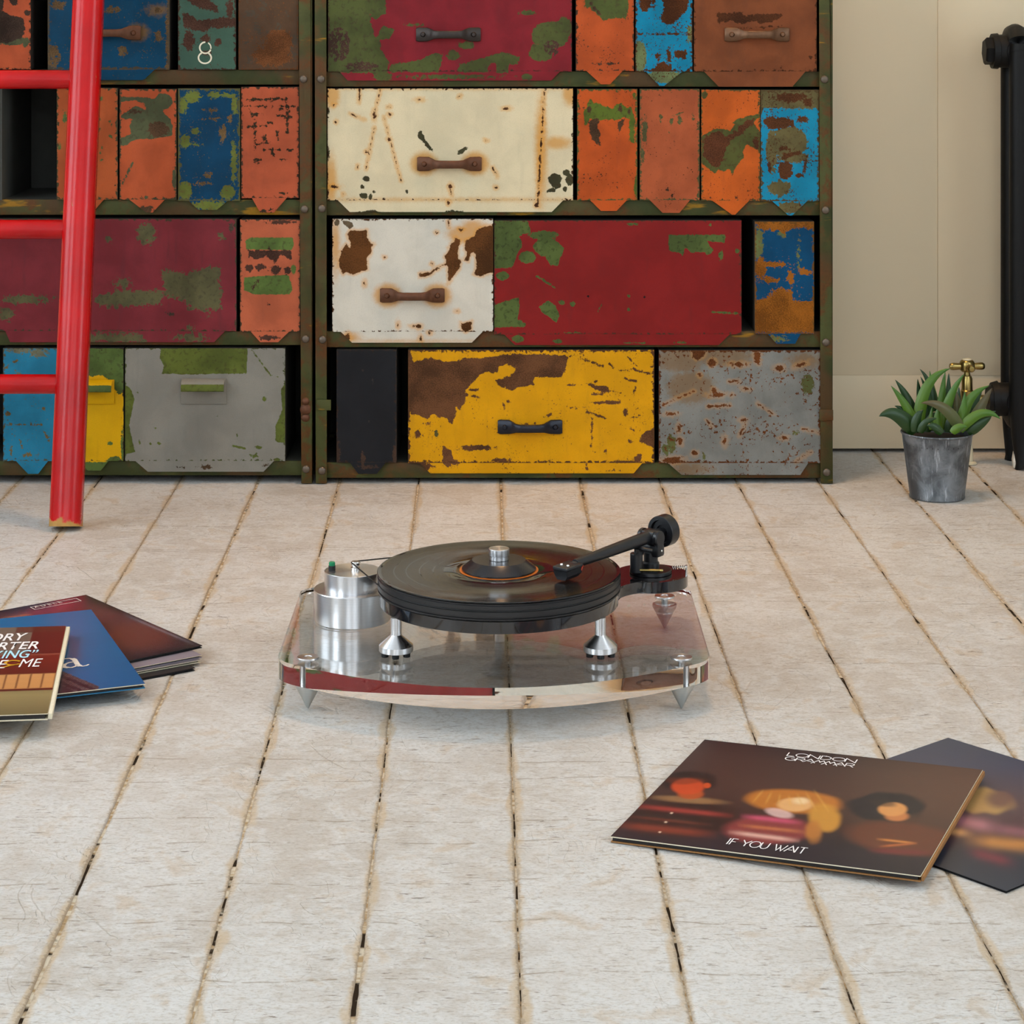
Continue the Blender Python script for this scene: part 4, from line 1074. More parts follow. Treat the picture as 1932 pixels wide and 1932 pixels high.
SL = 0.314
class Sleeve:
    """square card sleeve; local u along the bottom edge, v towards the top edge, w out of the front cover; z of the corners gives its tilt"""
    def __init__(self, name, BL, BR, TL, label, thick=0.006, group=None, edge=None, edge2=None, artfn=None, art_mat=None, n=120, c=0.0012):
        BL, BR, TL = Vector(BL), Vector(BR), Vector(TL)
        u = (BR - BL).normalized()
        v = (TL - BL); v = (v - u * v.dot(u)).normalized()
        w = u.cross(v)
        self.M = Matrix(((u.x, v.x, w.x, BL.x), (u.y, v.y, w.y, BL.y), (u.z, v.z, w.z, BL.z), (0, 0, 0, 1)))
        self.o = empty(name, (0, 0, 0), label, 'record sleeve', group)
        self.o.matrix_world = self.M
        S, t = SL, thick
        # front cover, printed
        xs = np.linspace(0, S, n + 1)
        UU, VV = np.meshgrid(xs, xs)
        me = grid_me(n, n, np.stack([UU, VV, np.zeros(UU.shape)], -1))
        if artfn:
            W3 = np.array(self.M) @ np.stack([UU.ravel(), VV.ravel(), np.zeros(UU.size), np.ones(UU.size)])
            px = 966 + W3[0] * F / W3[1]; py = YH + F * (HC - W3[2]) / W3[1]
            cols = artfn(px, py, UU.ravel() / S, VV.ravel() / S)
        else:
            cols = np.tile(np.array(lin((40, 36, 40))[:3]), (UU.size, 1))
        rgb_attr(me, cols)
        link('front_print', me, art_mat or M_ART, self.o, (0, 0, 0))
        link('front_cover', box_me(-0.0002, S + 0.0002, -0.0002, S + 0.0002, -c, -0.0001, 0.0003, 1), edge or M_CARD, self.o)
        link('back_cover', box_me(0, S, 0, S, -t, -t + c, 0.0003, 1), edge2 or edge or M_CARD, self.o)
        link('inner_sleeve', box_me(0.0015, S - 0.003, 0.002, S - 0.002, -t + c, -c), M_BLACKCARD, self.o)
    def uv(self, px, py):
        d = Vector(((px - 966) / F, 1, -(py - YH) / F))
        inv = self.M.inverted()
        o = inv @ Vector((0, 0, HC)); dd = inv.to_3x3() @ d
        t = -o.z / dd.z
        h = o + dd * t
        return h.x, h.y
    def add(self, name, me, mat):
        return link(name, me, mat, self.o)

def blend(cols, f, c):
    c = np.array(lin(c)[:3])
    return cols * (1 - f[:, None]) + c[None, :] * f[:, None]

def blob(cols, X, Y, cx_, cy_, rx, ry, c, a=1.0, soft=0.5, rot=0):
    r = math.radians(rot)
    dx, dy = X - cx_, Y - cy_
    u = dx * math.cos(r) + dy * math.sin(r); v = -dx * math.sin(r) + dy * math.cos(r)
    q = np.sqrt((u / rx) ** 2 + (v / ry) ** 2)
    f = np.clip((1 + soft - q) / (2 * soft), 0, 1)
    f = f * f * (3 - 2 * f)
    return blend(cols, f * a, c)

def streak(cols, X, Y, x0, y0, x1, y1, w, c, a=1.0):
    d = (x1 - x0) ** 2 + (y1 - y0) ** 2
    t = np.clip(((X - x0) * (x1 - x0) + (Y - y0) * (y1 - y0)) / d, 0, 1)
    dist = np.hypot(X - x0 - t * (x1 - x0), Y - y0 - t * (y1 - y0))
    endf = np.clip(np.minimum(t, 1 - t) / 0.25, 0, 1)
    return blend(cols, np.exp(-(dist / w) ** 2) * a * (0.25 + 0.75 * endf), c)

def grad(t, stops):
    ts = [s[0] for s in stops]
    cs = np.array([lin(s[1])[:3] for s in stops])
    return np.stack([np.interp(t, ts, cs[:, k]) for k in range(3)], -1)

# soft out-of-focus colour fields in the tones of the printed picture (a generic stand-in, no likeness)
def art_london(X, Y, U, V):
    c = grad(V, [(0, (34, 30, 42)), (0.14, (40, 33, 43)), (0.3, (62, 40, 38)), (0.6, (80, 55, 48)), (0.85, (74, 52, 47)), (1, (54, 38, 39))])
    c = blend(c, np.clip(0.55 - U * 1.2, 0, 1) * 0.6, (42, 29, 37))
    c = blend(c, np.clip((U - 0.5) * 1.7, 0, 1) * np.clip(V * 2 - 0.5, 0, 1) * 0.65, (110, 74, 58))
    wob = 2.0 * np.sin(X / 9.0) + 1.5 * np.sin(Y / 4.0 + X / 17.0)
    # left figure: dark cap of hair, head, collar, striped coat
    c = blob(c, X, Y, 1285, 1545, 110, 34, (40, 25, 27), 0.95, 0.25)
    c = streak(c, X, Y, 1195, 1520, 1380, 1539, 4.5, (160, 56, 50), 0.95)
    c = streak(c, X, Y, 1165, 1556, 1345, 1574, 7, (140, 58, 42), 0.85)
    c = streak(c, X, Y, 1185, 1540, 1340, 1556, 3, (110, 52, 40), 0.7)
    c = blob(c, X, Y, 1300, 1509, 62, 6, (156, 114, 74), 0.9, 0.5, 4)
    c = blob(c, X + wob, Y, 1300, 1474, 52, 19, (30, 20, 24), 0.95, 0.2)
    c = blob(c, X, Y, 1303, 1498, 24, 10, (190, 84, 40), 0.95, 0.25)
    c = blob(c, X, Y, 1298, 1484, 31, 15, (208, 74, 32), 0.97, 0.18)
    c = blob(c, X, Y, 1334, 1482, 7, 5, (216, 84, 36), 0.9, 0.3)
    c = blob(c, X, Y + wob * 0.4, 1294, 1473, 34, 6, (120, 50, 28), 0.6, 0.5)
    for q in ((1267, 1534), (1256, 1551), (1245, 1570)):
        c = blob(c, X, Y, q[0], q[1], 2.6, 1.6, (240, 200, 170), 0.9, 0.4)
    # middle figure: long fair hair over a pink striped blouse
    c = blob(c, X, Y, 1450, 1566, 82, 26, (144, 60, 60), 0.95, 0.2)
    c = streak(c, X, Y, 1400, 1540, 1510, 1552, 4.5, (206, 84, 112), 0.9)
    c = streak(c, X, Y, 1378, 1570, 1505, 1586, 4, (236, 182, 164), 0.9)
    c = streak(c, X, Y, 1395, 1557, 1520, 1570, 3.5, (200, 116, 74), 0.8)
    c = blob(c, X + wob, Y, 1497, 1512, 90, 22, (198, 120, 48), 0.95, 0.18, 4)
    c = blob(c, X, Y + wob, 1556, 1542, 30, 26, (212, 148, 60), 0.95, 0.25, 20)
    c = blob(c, X, Y + wob, 1535, 1570, 15, 20, (196, 124, 56), 0.9, 0.4, -12)
    c = blob(c, X, Y, 1470, 1534, 26, 8, (226, 186, 176), 0.85, 0.3, 12)
    c = blob(c, X, Y, 1500, 1518, 33, 13, (236, 178, 116), 0.95, 0.22)
    c = blob(c, X, Y, 1511, 1511, 14, 6, (252, 220, 170), 0.8, 0.6)
    for k in range(7):
        c = streak(c, X, Y, 1440 + 16 * k, 1500 - 3 * abs(3 - k), 1420 + 24 * k, 1514 + 3 * k, 2, (236, 176, 86), 0.45)
    # right figure: dark curls, pale face, brown jacket
    c = blob(c, X, Y, 1610, 1590, 60, 18, (38, 32, 40), 0.7)
    c = blob(c, X, Y, 1705, 1582, 108, 30, (108, 58, 42), 0.92, 0.22, 6)
    c = blob(c, X + wob * 1.6, Y + wob * 0.8, 1672, 1522, 70, 27, (32, 29, 38), 0.97, 0.14)
    c = blob(c, X, Y, 1692, 1540, 22, 9, (214, 132, 76), 0.9, 0.3)
    c = blob(c, X, Y, 1684, 1527, 27, 13, (228, 156, 90), 0.97, 0.18)
    c = blob(c, X + wob, Y, 1664, 1515, 26, 6, (52, 40, 40), 0.7, 0.4, 8)
    c = streak(c, X, Y, 1640, 1604, 1760, 1610, 5, (118, 42, 50), 0.85)
    c = streak(c, X, Y, 1655, 1583, 1728, 1591, 2.2, (220, 138, 70), 0.9)
    c = streak(c, X, Y, 1728, 1591, 1660, 1597, 2.2, (200, 110, 60), 0.8)
    return c

def art_second(X, Y, U, V):
    t = np.clip((Y - 1390) / 290, 0, 1)
    c = grad(t, [(0, (66, 72, 88)), (0.2, (74, 74, 92)), (0.42, (98, 78, 80)), (0.62, (88, 60, 62)), (0.75, (50, 50, 60)), (1, (48, 56, 70))])
    c = blob(c, X, Y + 2.0 * np.sin(X / 7.0), 1848, 1510, 64, 24, (192, 150, 92), 0.92, 0.2, 6)
    c = blob(c, X, Y, 1888, 1508, 26, 16, (104, 70, 74), 0.8, 0.5)
    c = streak(c, X, Y, 1770, 1540, 1880, 1562, 12, (186, 122, 128), 0.9)
    c = streak(c, X, Y, 1760, 1560, 1830, 1574, 7, (230, 168, 110), 0.9)
    c = streak(c, X, Y, 1830, 1585, 1990, 1600, 12, (206, 138, 72), 0.85)
    c = streak(c, X, Y, 1870, 1562, 1990, 1578, 9, (150, 96, 104), 0.85)
    c = streak(c, X, Y, 1830, 1606, 1910, 1628, 10, (128, 56, 66), 0.8)
    return c

def art_wine(X, Y, U, V):
    c = grad(V, [(0, (52, 40, 44)), (0.3, (92, 54, 58)), (0.7, (104, 58, 62)), (1, (64, 52, 60))])
    c = blend(c, np.clip(1 - np.minimum(np.minimum(U, 1 - U), np.minimum(V, 1 - V)) * 16, 0, 1) * 0.85, (32, 34, 42))
    c = blob(c, X, Y, 260, 1200, 60, 24, (122, 62, 44), 0.6)
    c = streak(c, X, Y, 30, 1168, 150, 1132, 10, (150, 54, 72), 0.7)
    c = streak(c, X, Y, 0, 1170, 60, 1160, 4, (196, 120, 84), 0.7)
    c = streak(c, X, Y, 235, 1160, 365, 1215, 2.4, (150, 140, 150), 0.5)
    return c

def art_blue(X, Y, U, V):
    c = grad(np.clip((X - 0) / 270, 0, 1), [(0, (18, 106, 160)), (0.5, (34, 100, 150)), (1, (12, 92, 142))])
    c = blend(c, np.clip(1 - np.abs(X - 150) / 70, 0, 1) * np.clip(1 - np.abs(Y - 1190) / 80, 0, 1) * 0.45, (76, 110, 160))
    c = blend(c, np.clip((Y - 1230) / 80, 0, 1) * 0.45, (6, 76, 134))
    c = streak(c, X, Y, 140, 1200, 142, 1250, 14, (86, 92, 122), 0.7)
    # dark slatted shape in the lower corner of the print
    m = ((X - 108) * 0.42 + 1262 < Y) & (X < 192 - np.clip(Y - 1292, 0, 30) * 1.0)
    k = np.where(m, 1.0, 0.0)
    c = blend(c, k * 0.95, (50, 30, 32))
    ph = ((X * 1.0 + Y * 1.2) / 4.6) % 1.0
    band = (((Y - (X - 108) * 0.42 - 1262) % 13) < 7)
    c = blend(c, k * (ph < 0.5) * band * (Y - (X - 108) * 0.42 < 1290) * 0.6, (130, 106, 104))
    return c

def art_wood(X, Y, U, V):
    c = grad(V, [(0, (120, 106, 66)), (0.06, (128, 112, 74)), (0.20, (152, 134, 88)), (0.245, (146, 128, 84)), (0.25, (88, 22, 16)), (0.27, (88, 22, 16)),
                 (0.275, (206, 144, 84)), (0.43, (214, 152, 92)), (0.435, (96, 28, 18)), (0.64, (122, 38, 22)), (0.66, (150, 80, 60)), (0.67, (104, 60, 46)), (1, (112, 84, 66))])
    keys = (V > 0.275) & (V < 0.43) & (((U * 21) % 1.0) < 0.08)
    c = blend(c, keys * 0.9, (110, 60, 34))
    dr = (U > 0.87) & (V > 0.66)
    c = blend(c, dr * 0.92, (96, 24, 16))
    c = blend(c, ((V > 0.66) & (U <= 0.87)) * 0.6, (126, 112, 98))
    c = blend(c, ((V > 0.93) & (U > 0.80)) * 0.8, (96, 46, 32))
    return c

# the two on the right
s2 = Sleeve('record_sleeve', (0.2625, 2.4000, 0.0030), (0.469, 2.1639, 0.0030), (0.4986, 2.6068, 0.0030),
            'thin dark blue-grey record sleeve pushed under the one lettered LONDON GRAMMAR', thick=0.0024, edge=M_BLACKCARD, artfn=art_second, c=0.0006)
s1 = Sleeve('record_sleeve', (0.0991, 2.2922, 0.0072), (0.3896, 2.1730, 0.0138), (0.2009, 2.5867, 0.0084),
            'brown record sleeve lettered LONDON GRAMMAR lying on the floor at right', thick=0.0062, edge=M_CARD, edge2=M_GOLDCARD, artfn=art_london, n=230)

def spine(sl, t, wid, mat):
    link('spine', box_me(SL + 0.0002, SL + wid, 0.001, SL - 0.001, -t + 0.0004, -0.0006, 0.0008, 2), mat, sl.o)
spine(s1, 0.0062, 0.0028, M_GOLDCARD)

# ---- lettering
def ribbon(bm, pts, w, z=0.0004):
    pts = [Vector((a, b, 0)) for a, b in pts]
    L, R = [], []
    n = len(pts)
    for i, q in enumerate(pts):
        if i == 0: d = (pts[1] - q).normalized(); k = 1
        elif i == n - 1: d = (q - pts[-2]).normalized(); k = 1
        else:
            d0, d1 = (q - pts[i - 1]).normalized(), (pts[i + 1] - q).normalized()
            d = (d0 + d1)
            d = d.normalized() if d.length > 1e-6 else d0
            k = 1 / max(0.35, d.dot(d0))
        nrm = Vector((-d.y, d.x, 0)) * w / 2 * k
        L.append(bm.verts.new((q.x + nrm.x, q.y + nrm.y, z))); R.append(bm.verts.new((q.x - nrm.x, q.y - nrm.y, z)))
    for i in range(n - 1):
        bm.faces.new((L[i], R[i], R[i + 1], L[i + 1]))

def ell(cx_, cy_, rx, ry, a0=0, a1=360, n=36):
    return [(cx_ + rx * math.cos(math.radians(a0 + (a1 - a0) * k / n)), cy_ + ry * math.sin(math.radians(a0 + (a1 - a0) * k / n))) for k in range(n + 1)]

GLY = {
    'L': (0.80, [[(0, 1), (0, 0), (0.72, 0)]]),
    'O': (1.30, [ell(0.62, 0.5, 0.60, 0.5)]),
    'N': (1.22, [[(0, 0), (0, 1), (1.02, 0), (1.02, 1)]]),
    'D': (1.12, [[(0, 0), (0, 1), (0.35, 1)] + ell(0.35, 0.5, 0.62, 0.5, 90, -90, 20) + [(0, 0)]]),
    'G': (1.15, [ell(0.58, 0.5, 0.56, 0.5, 60, 330, 30)[:-1] + [(1.02, 0.18), (1.02, 0.48), (0.62, 0.48)]]),
    'R': (0.92, [[(0, 0), (0, 1), (0.5, 1)] + ell(0.5, 0.74, 0.32, 0.26, 90, -90, 14) + [(0.1, 0.48)], [(0.42, 0.48), (0.88, 0)]]),
    'A': (1.04, [[(-0.12, 0), (0.5, 1), (1.12, 0)], [(0.26, 0.34), (0.74, 0.34)]]),
    'M': (1.06, [[(-0.28, -0.14), (0.28, 0.92), (0.54, 0.42), (0.80, 0.92), (1.36, -0.14)]]),
    'I': (0.40, [[(0.10, 0), (0.10, 1)]]),
    'F': (0.74, [[(0, 0), (0, 1), (0.62, 1)], [(0, 0.52), (0.52, 0.52)]]),
    'Y': (1.0, [[(0, 1), (0.48, 0.46), (0.96, 1)], [(0.48, 0.46), (0.48, 0)]]),
    'U': (1.06, [[(0, 1), (0, 0.42)] + ell(0.44, 0.42, 0.44, 0.42, 180, 360, 18) + [(0.88, 1)]]),
    'W': (1.46, [[(0, 1), (0.42, 0), (0.68, 0.62)], [(0.55, 0.9), (0.95, 0), (1.36, 1)]]),
    'T': (0.86, [[(0, 1), (0.84, 1)], [(0.42, 1), (0.42, 0)]]),
    ' ': (0.55, []),
}
def lettering(sleeve, text, p0, p1, h, w):
    """fit text between the photo points p0 and p1 (baseline ends) on the sleeve"""
    a, b = Vector(sleeve.uv(*p0)), Vector(sleeve.uv(*p1))
    total = sum(GLY[ch][0] for ch in text)
    sx = (b - a).length / total
    d = (b - a).normalized(); nrm = Vector((-d.y, d.x))
    bm = bmesh.new()
    cur = 0.0
    for ch in text:
        adv, strokes = GLY[ch]
        for stq in strokes:
            pts = []
            for x, y in stq:
                q = a + d * (cur + x) * sx + nrm * y * h
                pts.append((q.x, q.y))
            ribbon(bm, pts, w, 0.0005)
        cur += adv
    return sleeve.add('lettering', bm_mesh(bm), M_WHITEINK)
lettering(s1, 'LONDON', (1484.5, 1426.5), (1617, 1440.5), 0.0112, 0.0013)
lettering(s1, 'GRAMMAR', (1479, 1434), (1610, 1449), 0.0112, 0.0013)
lettering(s1, 'IF YOU WAIT', (1369, 1593), (1517, 1612), 0.0160, 0.0013)

# the pile on the left
pile = 'records in the pile at the left'
def flat_sleeve(R, T, zt, label, thick, **kw):
    """R: right corner, T: top corner (world xy); square built from that edge, to the left of it"""
    R, T = Vector(R), Vector(T)
    d = (T - R).normalized()
    nl = Vector((-d.y, d.x))
    BR = Vector((R.x, R.y)); TR = BR + d * SL; BL = BR + nl * SL
    zr, zt_, zb = zt
    return Sleeve('record_sleeve', (BL.x, BL.y, zb), (BR.x, BR.y, zr), (BL.x + d.x * SL, BL.y + d.y * SL, zb + zt_ - zr), label, thick, pile, **kw)
def corner(px, py, z): 
    x, y = ground(px, py, z); return (x, y)
flat_sleeve(corner(368, 1260, 0.0036), corner(176, 1160, 0.0036), (0.0037, 0.0037, 0.0037), 'black record sleeve at the very bottom of the left pile', 0.0034, edge=M_BLACKCARD, n=8, c=0.0008)
flat_sleeve(corner(379, 1245, 0.0072), corner(186, 1142, 0.0072), (0.0073, 0.0073, 0.0073), 'record sleeve with worn white edges, second from the bottom of the left pile', 0.0034, edge=M_CARD, n=8, c=0.0009,
            artfn=lambda X, Y, U, V: np.tile(np.array(lin((120, 112, 118))[:3]), (len(X), 1)))
flat_sleeve(corner(381, 1236, 0.0108), corner(176, 1133, 0.0108), (0.0109, 0.0109, 0.0109), 'lilac-grey record sleeve directly under the wine-red one', 0.0034, edge=M_CARD, edge2=M_LILAC, n=8, c=0.0009,
            artfn=lambda X, Y, U, V: np.tile(np.array(lin((150, 138, 146))[:3]), (len(X), 1)))
s3 = flat_sleeve(corner(381.5, 1218, 0.0146), corner(162, 1122, 0.0146), (0.0148, 0.0146, 0.0146), 'shrink-wrapped dark wine-red record sleeve under the blue one', 0.0034, edge=M_BLACKCARD, artfn=art_wine, art_mat=M_SHRINK, c=0.0009)
s4 = flat_sleeve(corner(274, 1290, 0.0205), corner(173, 1151, 0.0310), (0.0205, 0.0310, 0.0215), 'blue record sleeve showing a white letter a', 0.0058, edge=M_CARD, edge2=M_BLUECARD, artfn=art_blue, n=170)
s5 = flat_sleeve(corner(90, 1346, 0.0285), corner(124, 1183, 0.0420), (0.0285, 0.0420, 0.0300), 'brown record sleeve with bold white lettering on top of the left pile', 0.0078, edge=M_CARD, artfn=art_wood, n=150)

spine(s5, 0.0078, 0.0052, M_CARD)

def text_me(s, size, shear=0.0, bold=0.0):
    cu = bpy.data.curves.new('t', 'FONT')
    cu.body = s
    cu.size = size
    cu.shear = shear
    cu.offset = bold
    cu.resolution_u = 4
    ob = bpy.data.objects.new('t', cu)
    COL.objects.link(ob)
    bpy.context.view_layer.update()
    me = bpy.data.meshes.new_from_object(ob.evaluated_get(bpy.context.evaluated_depsgraph_get()))
    bpy.data.objects.remove(ob); bpy.data.curves.remove(cu)
    return me
def place_text(sleeve, s, p_right, height, mat, shear=0.25, bold=0.0, width=None, name='lettering'):
    """right-aligned: the last letter's lower right corner at photo point p_right; height, width in metres"""
    me = text_me(s, 1.0, shear, bold)
    co = np.array([v.co[:] for v in me.vertices])
    mn, mx = co.min(0), co.max(0)
    k = height / (mx[1] - mn[1])
    kx = (width / (mx[0] - mn[0])) if width else k
    u, v = sleeve.uv(*p_right)
    for vt in me.vertices:
        vt.co = ((vt.co.x - mx[0]) * kx + u, (vt.co.y - mn[1]) * k + v, 0.0005)
    return sleeve.add(name, me, mat)
place_text(s5, 'GREGORY', (50, 1208.5), 0.0285, M_WHITEINK, 0.22, 0.012, 0.106)
place_text(s5, 'PORTER', (71, 1224.5), 0.0285, M_WHITEINK, 0.22, 0.012, 0.080)
place_text(s5, 'KING\u201d', (70, 1241), 0.0290, M_PALEBLUE, 0.22, 0.012, 0.056)
place_text(s5, 'ME', (78, 1258), 0.0290, M_WHITEINK, 0.22, 0.0, 0.0275)
place_text(s5, 'E', (13, 1261), 0.0290, M_WHITEINK, 0.22, 0.0, 0.0125)
bm = bmesh.new()
u0, v0 = s5.uv(24, 1253)
ribbon(bm, [(u0 + a, v0 + b) for a, b in ell(0, 0.004, 0.009, 0.008, 30, 330, 24)], 0.0035, 0.0005)
ribbon(bm, [(u0 - 0.011, v0 - 0.012), (u0 - 0.003, v0 - 0.006), (u0 + 0.010, v0 - 0.001)], 0.0035, 0.0005)
s5.add('lettering', bm_mesh(bm), M_YELINK)
# small letter a on the blue sleeve: bowl, stem and tail drawn as strokes of changing width
bm = bmesh.new()
ua, va = s4.uv(120, 1262); ub, vb = s4.uv(166, 1257)
k = 0.034; ax, ay = ua, va
du = Vector((ub - ua, vb - va)).normalized(); dn = Vector((-du.y, du.x))
def apt(x, y): q = Vector((ax, ay)) + du * x * k + dn * y * k; return (q.x, q.y)
ribbon(bm, [apt(*q) for q in [(0.02, 0.78), (0.06, 0.95), (0.22, 1.06), (0.40, 1.06), (0.52, 0.98)]], 0.0029, 0.0005)
ribbon(bm, [apt(*q) for q in [(0.50, 1.00), (0.56, 0.86), (0.56, 0.50), (0.56, 0.22), (0.62, 0.08)]], 0.0066, 0.0005)
ribbon(bm, [apt(*q) for q in [(0.60, 0.09), (0.70, 0.03), (0.84, 0.06), (0.95, 0.16)]], 0.0024, 0.0005)
ribbon(bm, [apt(*q) for q in [(0.54, 0.64), (0.30, 0.58), (0.10, 0.44)]], 0.0029, 0.0005)
ribbon(bm, [apt(*q) for q in [(0.14, 0.48), (0.05, 0.32), (0.06, 0.14), (0.18, 0.04)]], 0.0058, 0.0005)
ribbon(bm, [apt(*q) for q in [(0.14, 0.05), (0.30, 0.02), (0.44, 0.10), (0.55, 0.24)]], 0.0030, 0.0005)
s4.add('lettering', bm_mesh(bm), M_CREAMINK)
# thin frame and name on the wine-red sleeve
bm = bmesh.new()
fr = [s3.uv(*q) for q in ((57, 1146), (66, 1150.5), (153, 1134), (144, 1129.5))]
ribbon(bm, fr + [fr[0]], 0.0012, 0.0005)
s3.add('printed_frame', bm_mesh(bm), M_CREAMINK)
me = text_me('A D E L E', 1.0)
co = np.array([v.co[:] for v in me.vertices]); mn, mx = co.min(0), co.max(0)
pa, pb = Vector(s3.uv(67, 1147.5)), Vector(s3.uv(118, 1137.5))
dd = (pb - pa); kk = dd.length / (mx[0] - mn[0]); dd.normalize(); nn = Vector((-dd.y, dd.x))
for vt in me.vertices:
    q = pa + dd * (vt.co.x - mn[0]) * kk + nn * (vt.co.y - mn[1]) * kk * 1.2
    vt.co = (q.x, q.y, 0.0005)
s3.add('lettering', me, M_CREAMINK)

# ================================================================== TURNTABLE
def metal_brushed(name, c, rough, var=0.1):
    g = G(name)
    P = g.coord()
    n = g.noise(g.scale(P, (3, 3, 900)), 1.0, 3, 0.5)
    base = lin(c)
    col = g.mix(n, tuple(v * (1 - var) for v in base[:3]), tuple(min(1, v * (1 + var)) for v in base[:3]))
    tan = g.node('ShaderNodeTangent', direction_type='RADIAL', axis='Z')
    return g.set(color=col, rough=rough, metal=1.0, aniso=0.7, anirot=0.25, tangent=tan.outputs[0])
M_ALU = metal_brushed('turned_aluminium', (222, 222, 224), 0.30)
M_STEEL = metal_brushed('satin_steel', (196, 198, 196), 0.36)
M_CHROME = metal_brushed('bright_screw_steel', (226, 224, 220), 0.12)
M_PIANO = G('black_gloss_acrylic').set(color=(0.012, 0.011, 0.012, 1), rough=0.06, spec=0.6, coat=0.5, coat_rough=0.03)
M_SATIN = plain('satin_black', (26, 26, 29), 0.32, var=0.1, spec=0.5)
M_PLAT = plain('matt_black_platter', (30, 29, 30), 0.38, var=0.1, spec=0.5)
M_RUBBER = plain('black_rubber', (16, 16, 17), 0.6, var=0.1)
M_GREENB = plain('green_button', (20, 132, 84), 0.35, var=0.05)
M_BRASS = plain('polished_brass', (164, 142, 86), 0.28, 1.0, var=0.15, scale=60)
ga = G('clear_acrylic')
ga.set(color=(0.985, 0.99, 0.985, 1), rough=0.0, trans=1.0, ior=1.49)
M_ACRYL = ga.m

PCX, PCY = -0.0161, 2.82          # platter spindle
ZS0, ZS1 = 0.0325, 0.057          # acrylic plinth
tt = empty('turntable', (PCX, PCY, 0), 'clear acrylic turntable with black platter and tonearm on the floor', 'turntable')

# plinth outline: straight sides, rounded corners, bowed front
def plinth_outline():
    xl, xr = -0.2815, 0.238
    xm = (xl + xr) / 2
    hw = (xr - xl) / 2
    yb, yc, yf = 3.055, 2.724, 2.616
    pts = []
    r = 0.022
    for a in np.linspace(90, 180, 10):                      # back left
        pts.append((xl + r + r * math.cos(math.radians(a)), yb - r + r * math.sin(math.radians(a))))
    pts.append((xl, yc + 0.03))
    # front left corner blends into the bow
    n = 60
    bow = []
    for k in range(n + 1):
        t = -1 + 2 * k / n
        bow.append((xm + t * hw, yf + (yc - yf) * t * t))
    rr = 0.030
    def corner_arc(sgn):
        # circle tangent-ish: quadratic blend
        p0 = Vector((xm + sgn * hw, yc + 0.022)); p1 = Vector((xm + sgn * hw, yc - 0.004))
        t = 1 - 0.030 / hw
        p2 = Vector((xm + sgn * t * hw, yf + (yc - yf) * t * t))
        return [(p0 * (1 - s) ** 2 + p1 * 2 * s * (1 - s) + p2 * s * s) for s in np.linspace(0, 1, 10)]
    pts += [(q.x, q.y) for q in corner_arc(-1)]
    t = 1 - 0.030 / hw
    pts += [q for q in bow if -t + 0.01 < (q[0] - xm) / hw < t - 0.01]
    pts += [(q.x, q.y) for q in corner_arc(1)[::-1]]
    pts.append((xr, yc + 0.03))
    for a in np.linspace(0, 90, 10):
        pts.append((xr - r + r * math.cos(math.radians(a)), yb - r + r * math.sin(math.radians(a))))
    return pts
bm = bmesh.new()
add_prism(bm, plinth_outline(), ZS0, ZS1)
hor = [ed for ed in bm.edges if abs(ed.verts[0].co.z - ed.verts[1].co.z) < 1e-6]
bmesh.ops.bevel(bm, geom=hor, offset=0.0006, segments=2, profile=0.5, affect='EDGES')
o = part('plinth', bm_mesh(bm, ang=30), M_ACRYL, tt)
o['label'] = 'thick clear acrylic plinth with bowed front edge'

# spiked feet
cone_me = lathe_me([(0, 0), (0.0158, 0), (0.0158, -0.0035), (0.0010, -0.0318), (0, -0.0322)], 40)
rod_me = lathe_me([(0, 0), (0.0042, 0), (0.0042, ZS1 - ZS0 + 0.003), (0, ZS1 - ZS0 + 0.003)], 20)
cap_me = lathe_me([(0, 0), (0.0128, 0), (0.0132, 0.0006), (0.0132, 0.0018), (0.0128, 0.0024), (0.005, 0.0024), (0.0048, 0.0018), (0, 0.0018)], 40)
ring_me = lathe_me([(0.0128, 0), (0.0155, 0), (0.0155, 0.001), (0.0128, 0.001)], 40)
for fx, fy in ((-0.2436, 2.721), (0.2022, 2.721), (0.2004, 2.995), (-0.2436, 2.995)):
    f = part('spiked_foot', cone_me, M_STEEL, tt, (fx, fy, ZS0 - 0.0001))
    link('rod', rod_me, M_ALU, f, (0, 0, 0))
    link('cap', cap_me, M_ALU, f, (0, 0, ZS1 - ZS0 + 0.003))

# motor
MX, MY = -0.203, 2.90
z0 = ZS1 + 0.0006
motor = part('motor_housing', lathe_me([(0, 0), (0.0475, 0), (0.0475, 0.0022), (0.0492, 0.0022), (0.0492, 0.0385), (0.0486, 0.0395), (0, 0.0395)], 72, 25), M_ALU, tt, (MX, MY, z0))
motor['label'] = 'aluminium motor drum in two steps'
dr = 0.0357
drum = link('upper_drum', lathe_me([(0, 0), (dr, 0), (dr, 0.0222), (dr - 0.0006, 0.0228), (0, 0.0228)], 72, 25), M_ALU, motor, (0, 0, 0.0395))
link('power_button', lathe_me([(0, 0), (0.0044, 0), (0.0044, 0.006), (0, 0.006)], 20), M_RUBBER, motor, (-0.026, -0.001, 0.0623))
link('button_cap', lathe_me([(0, 0), (0.0040, 0), (0.0040, 0.0038), (0.0034, 0.0046), (0, 0.0046)], 20), M_GREENB, motor, (-0.026, -0.001, 0.0683))
link('pulley', lathe_me([(0, 0), (0.0062, 0), (0.0062, 0.0035), (0.0046, 0.0042), (0.0046, 0.0062), (0.0060, 0.0070), (0.0060, 0.0095), (0.0050, 0.0110), (0, 0.0110)], 28), M_CHROME, motor, (0.004, 0.000, 0.0623))

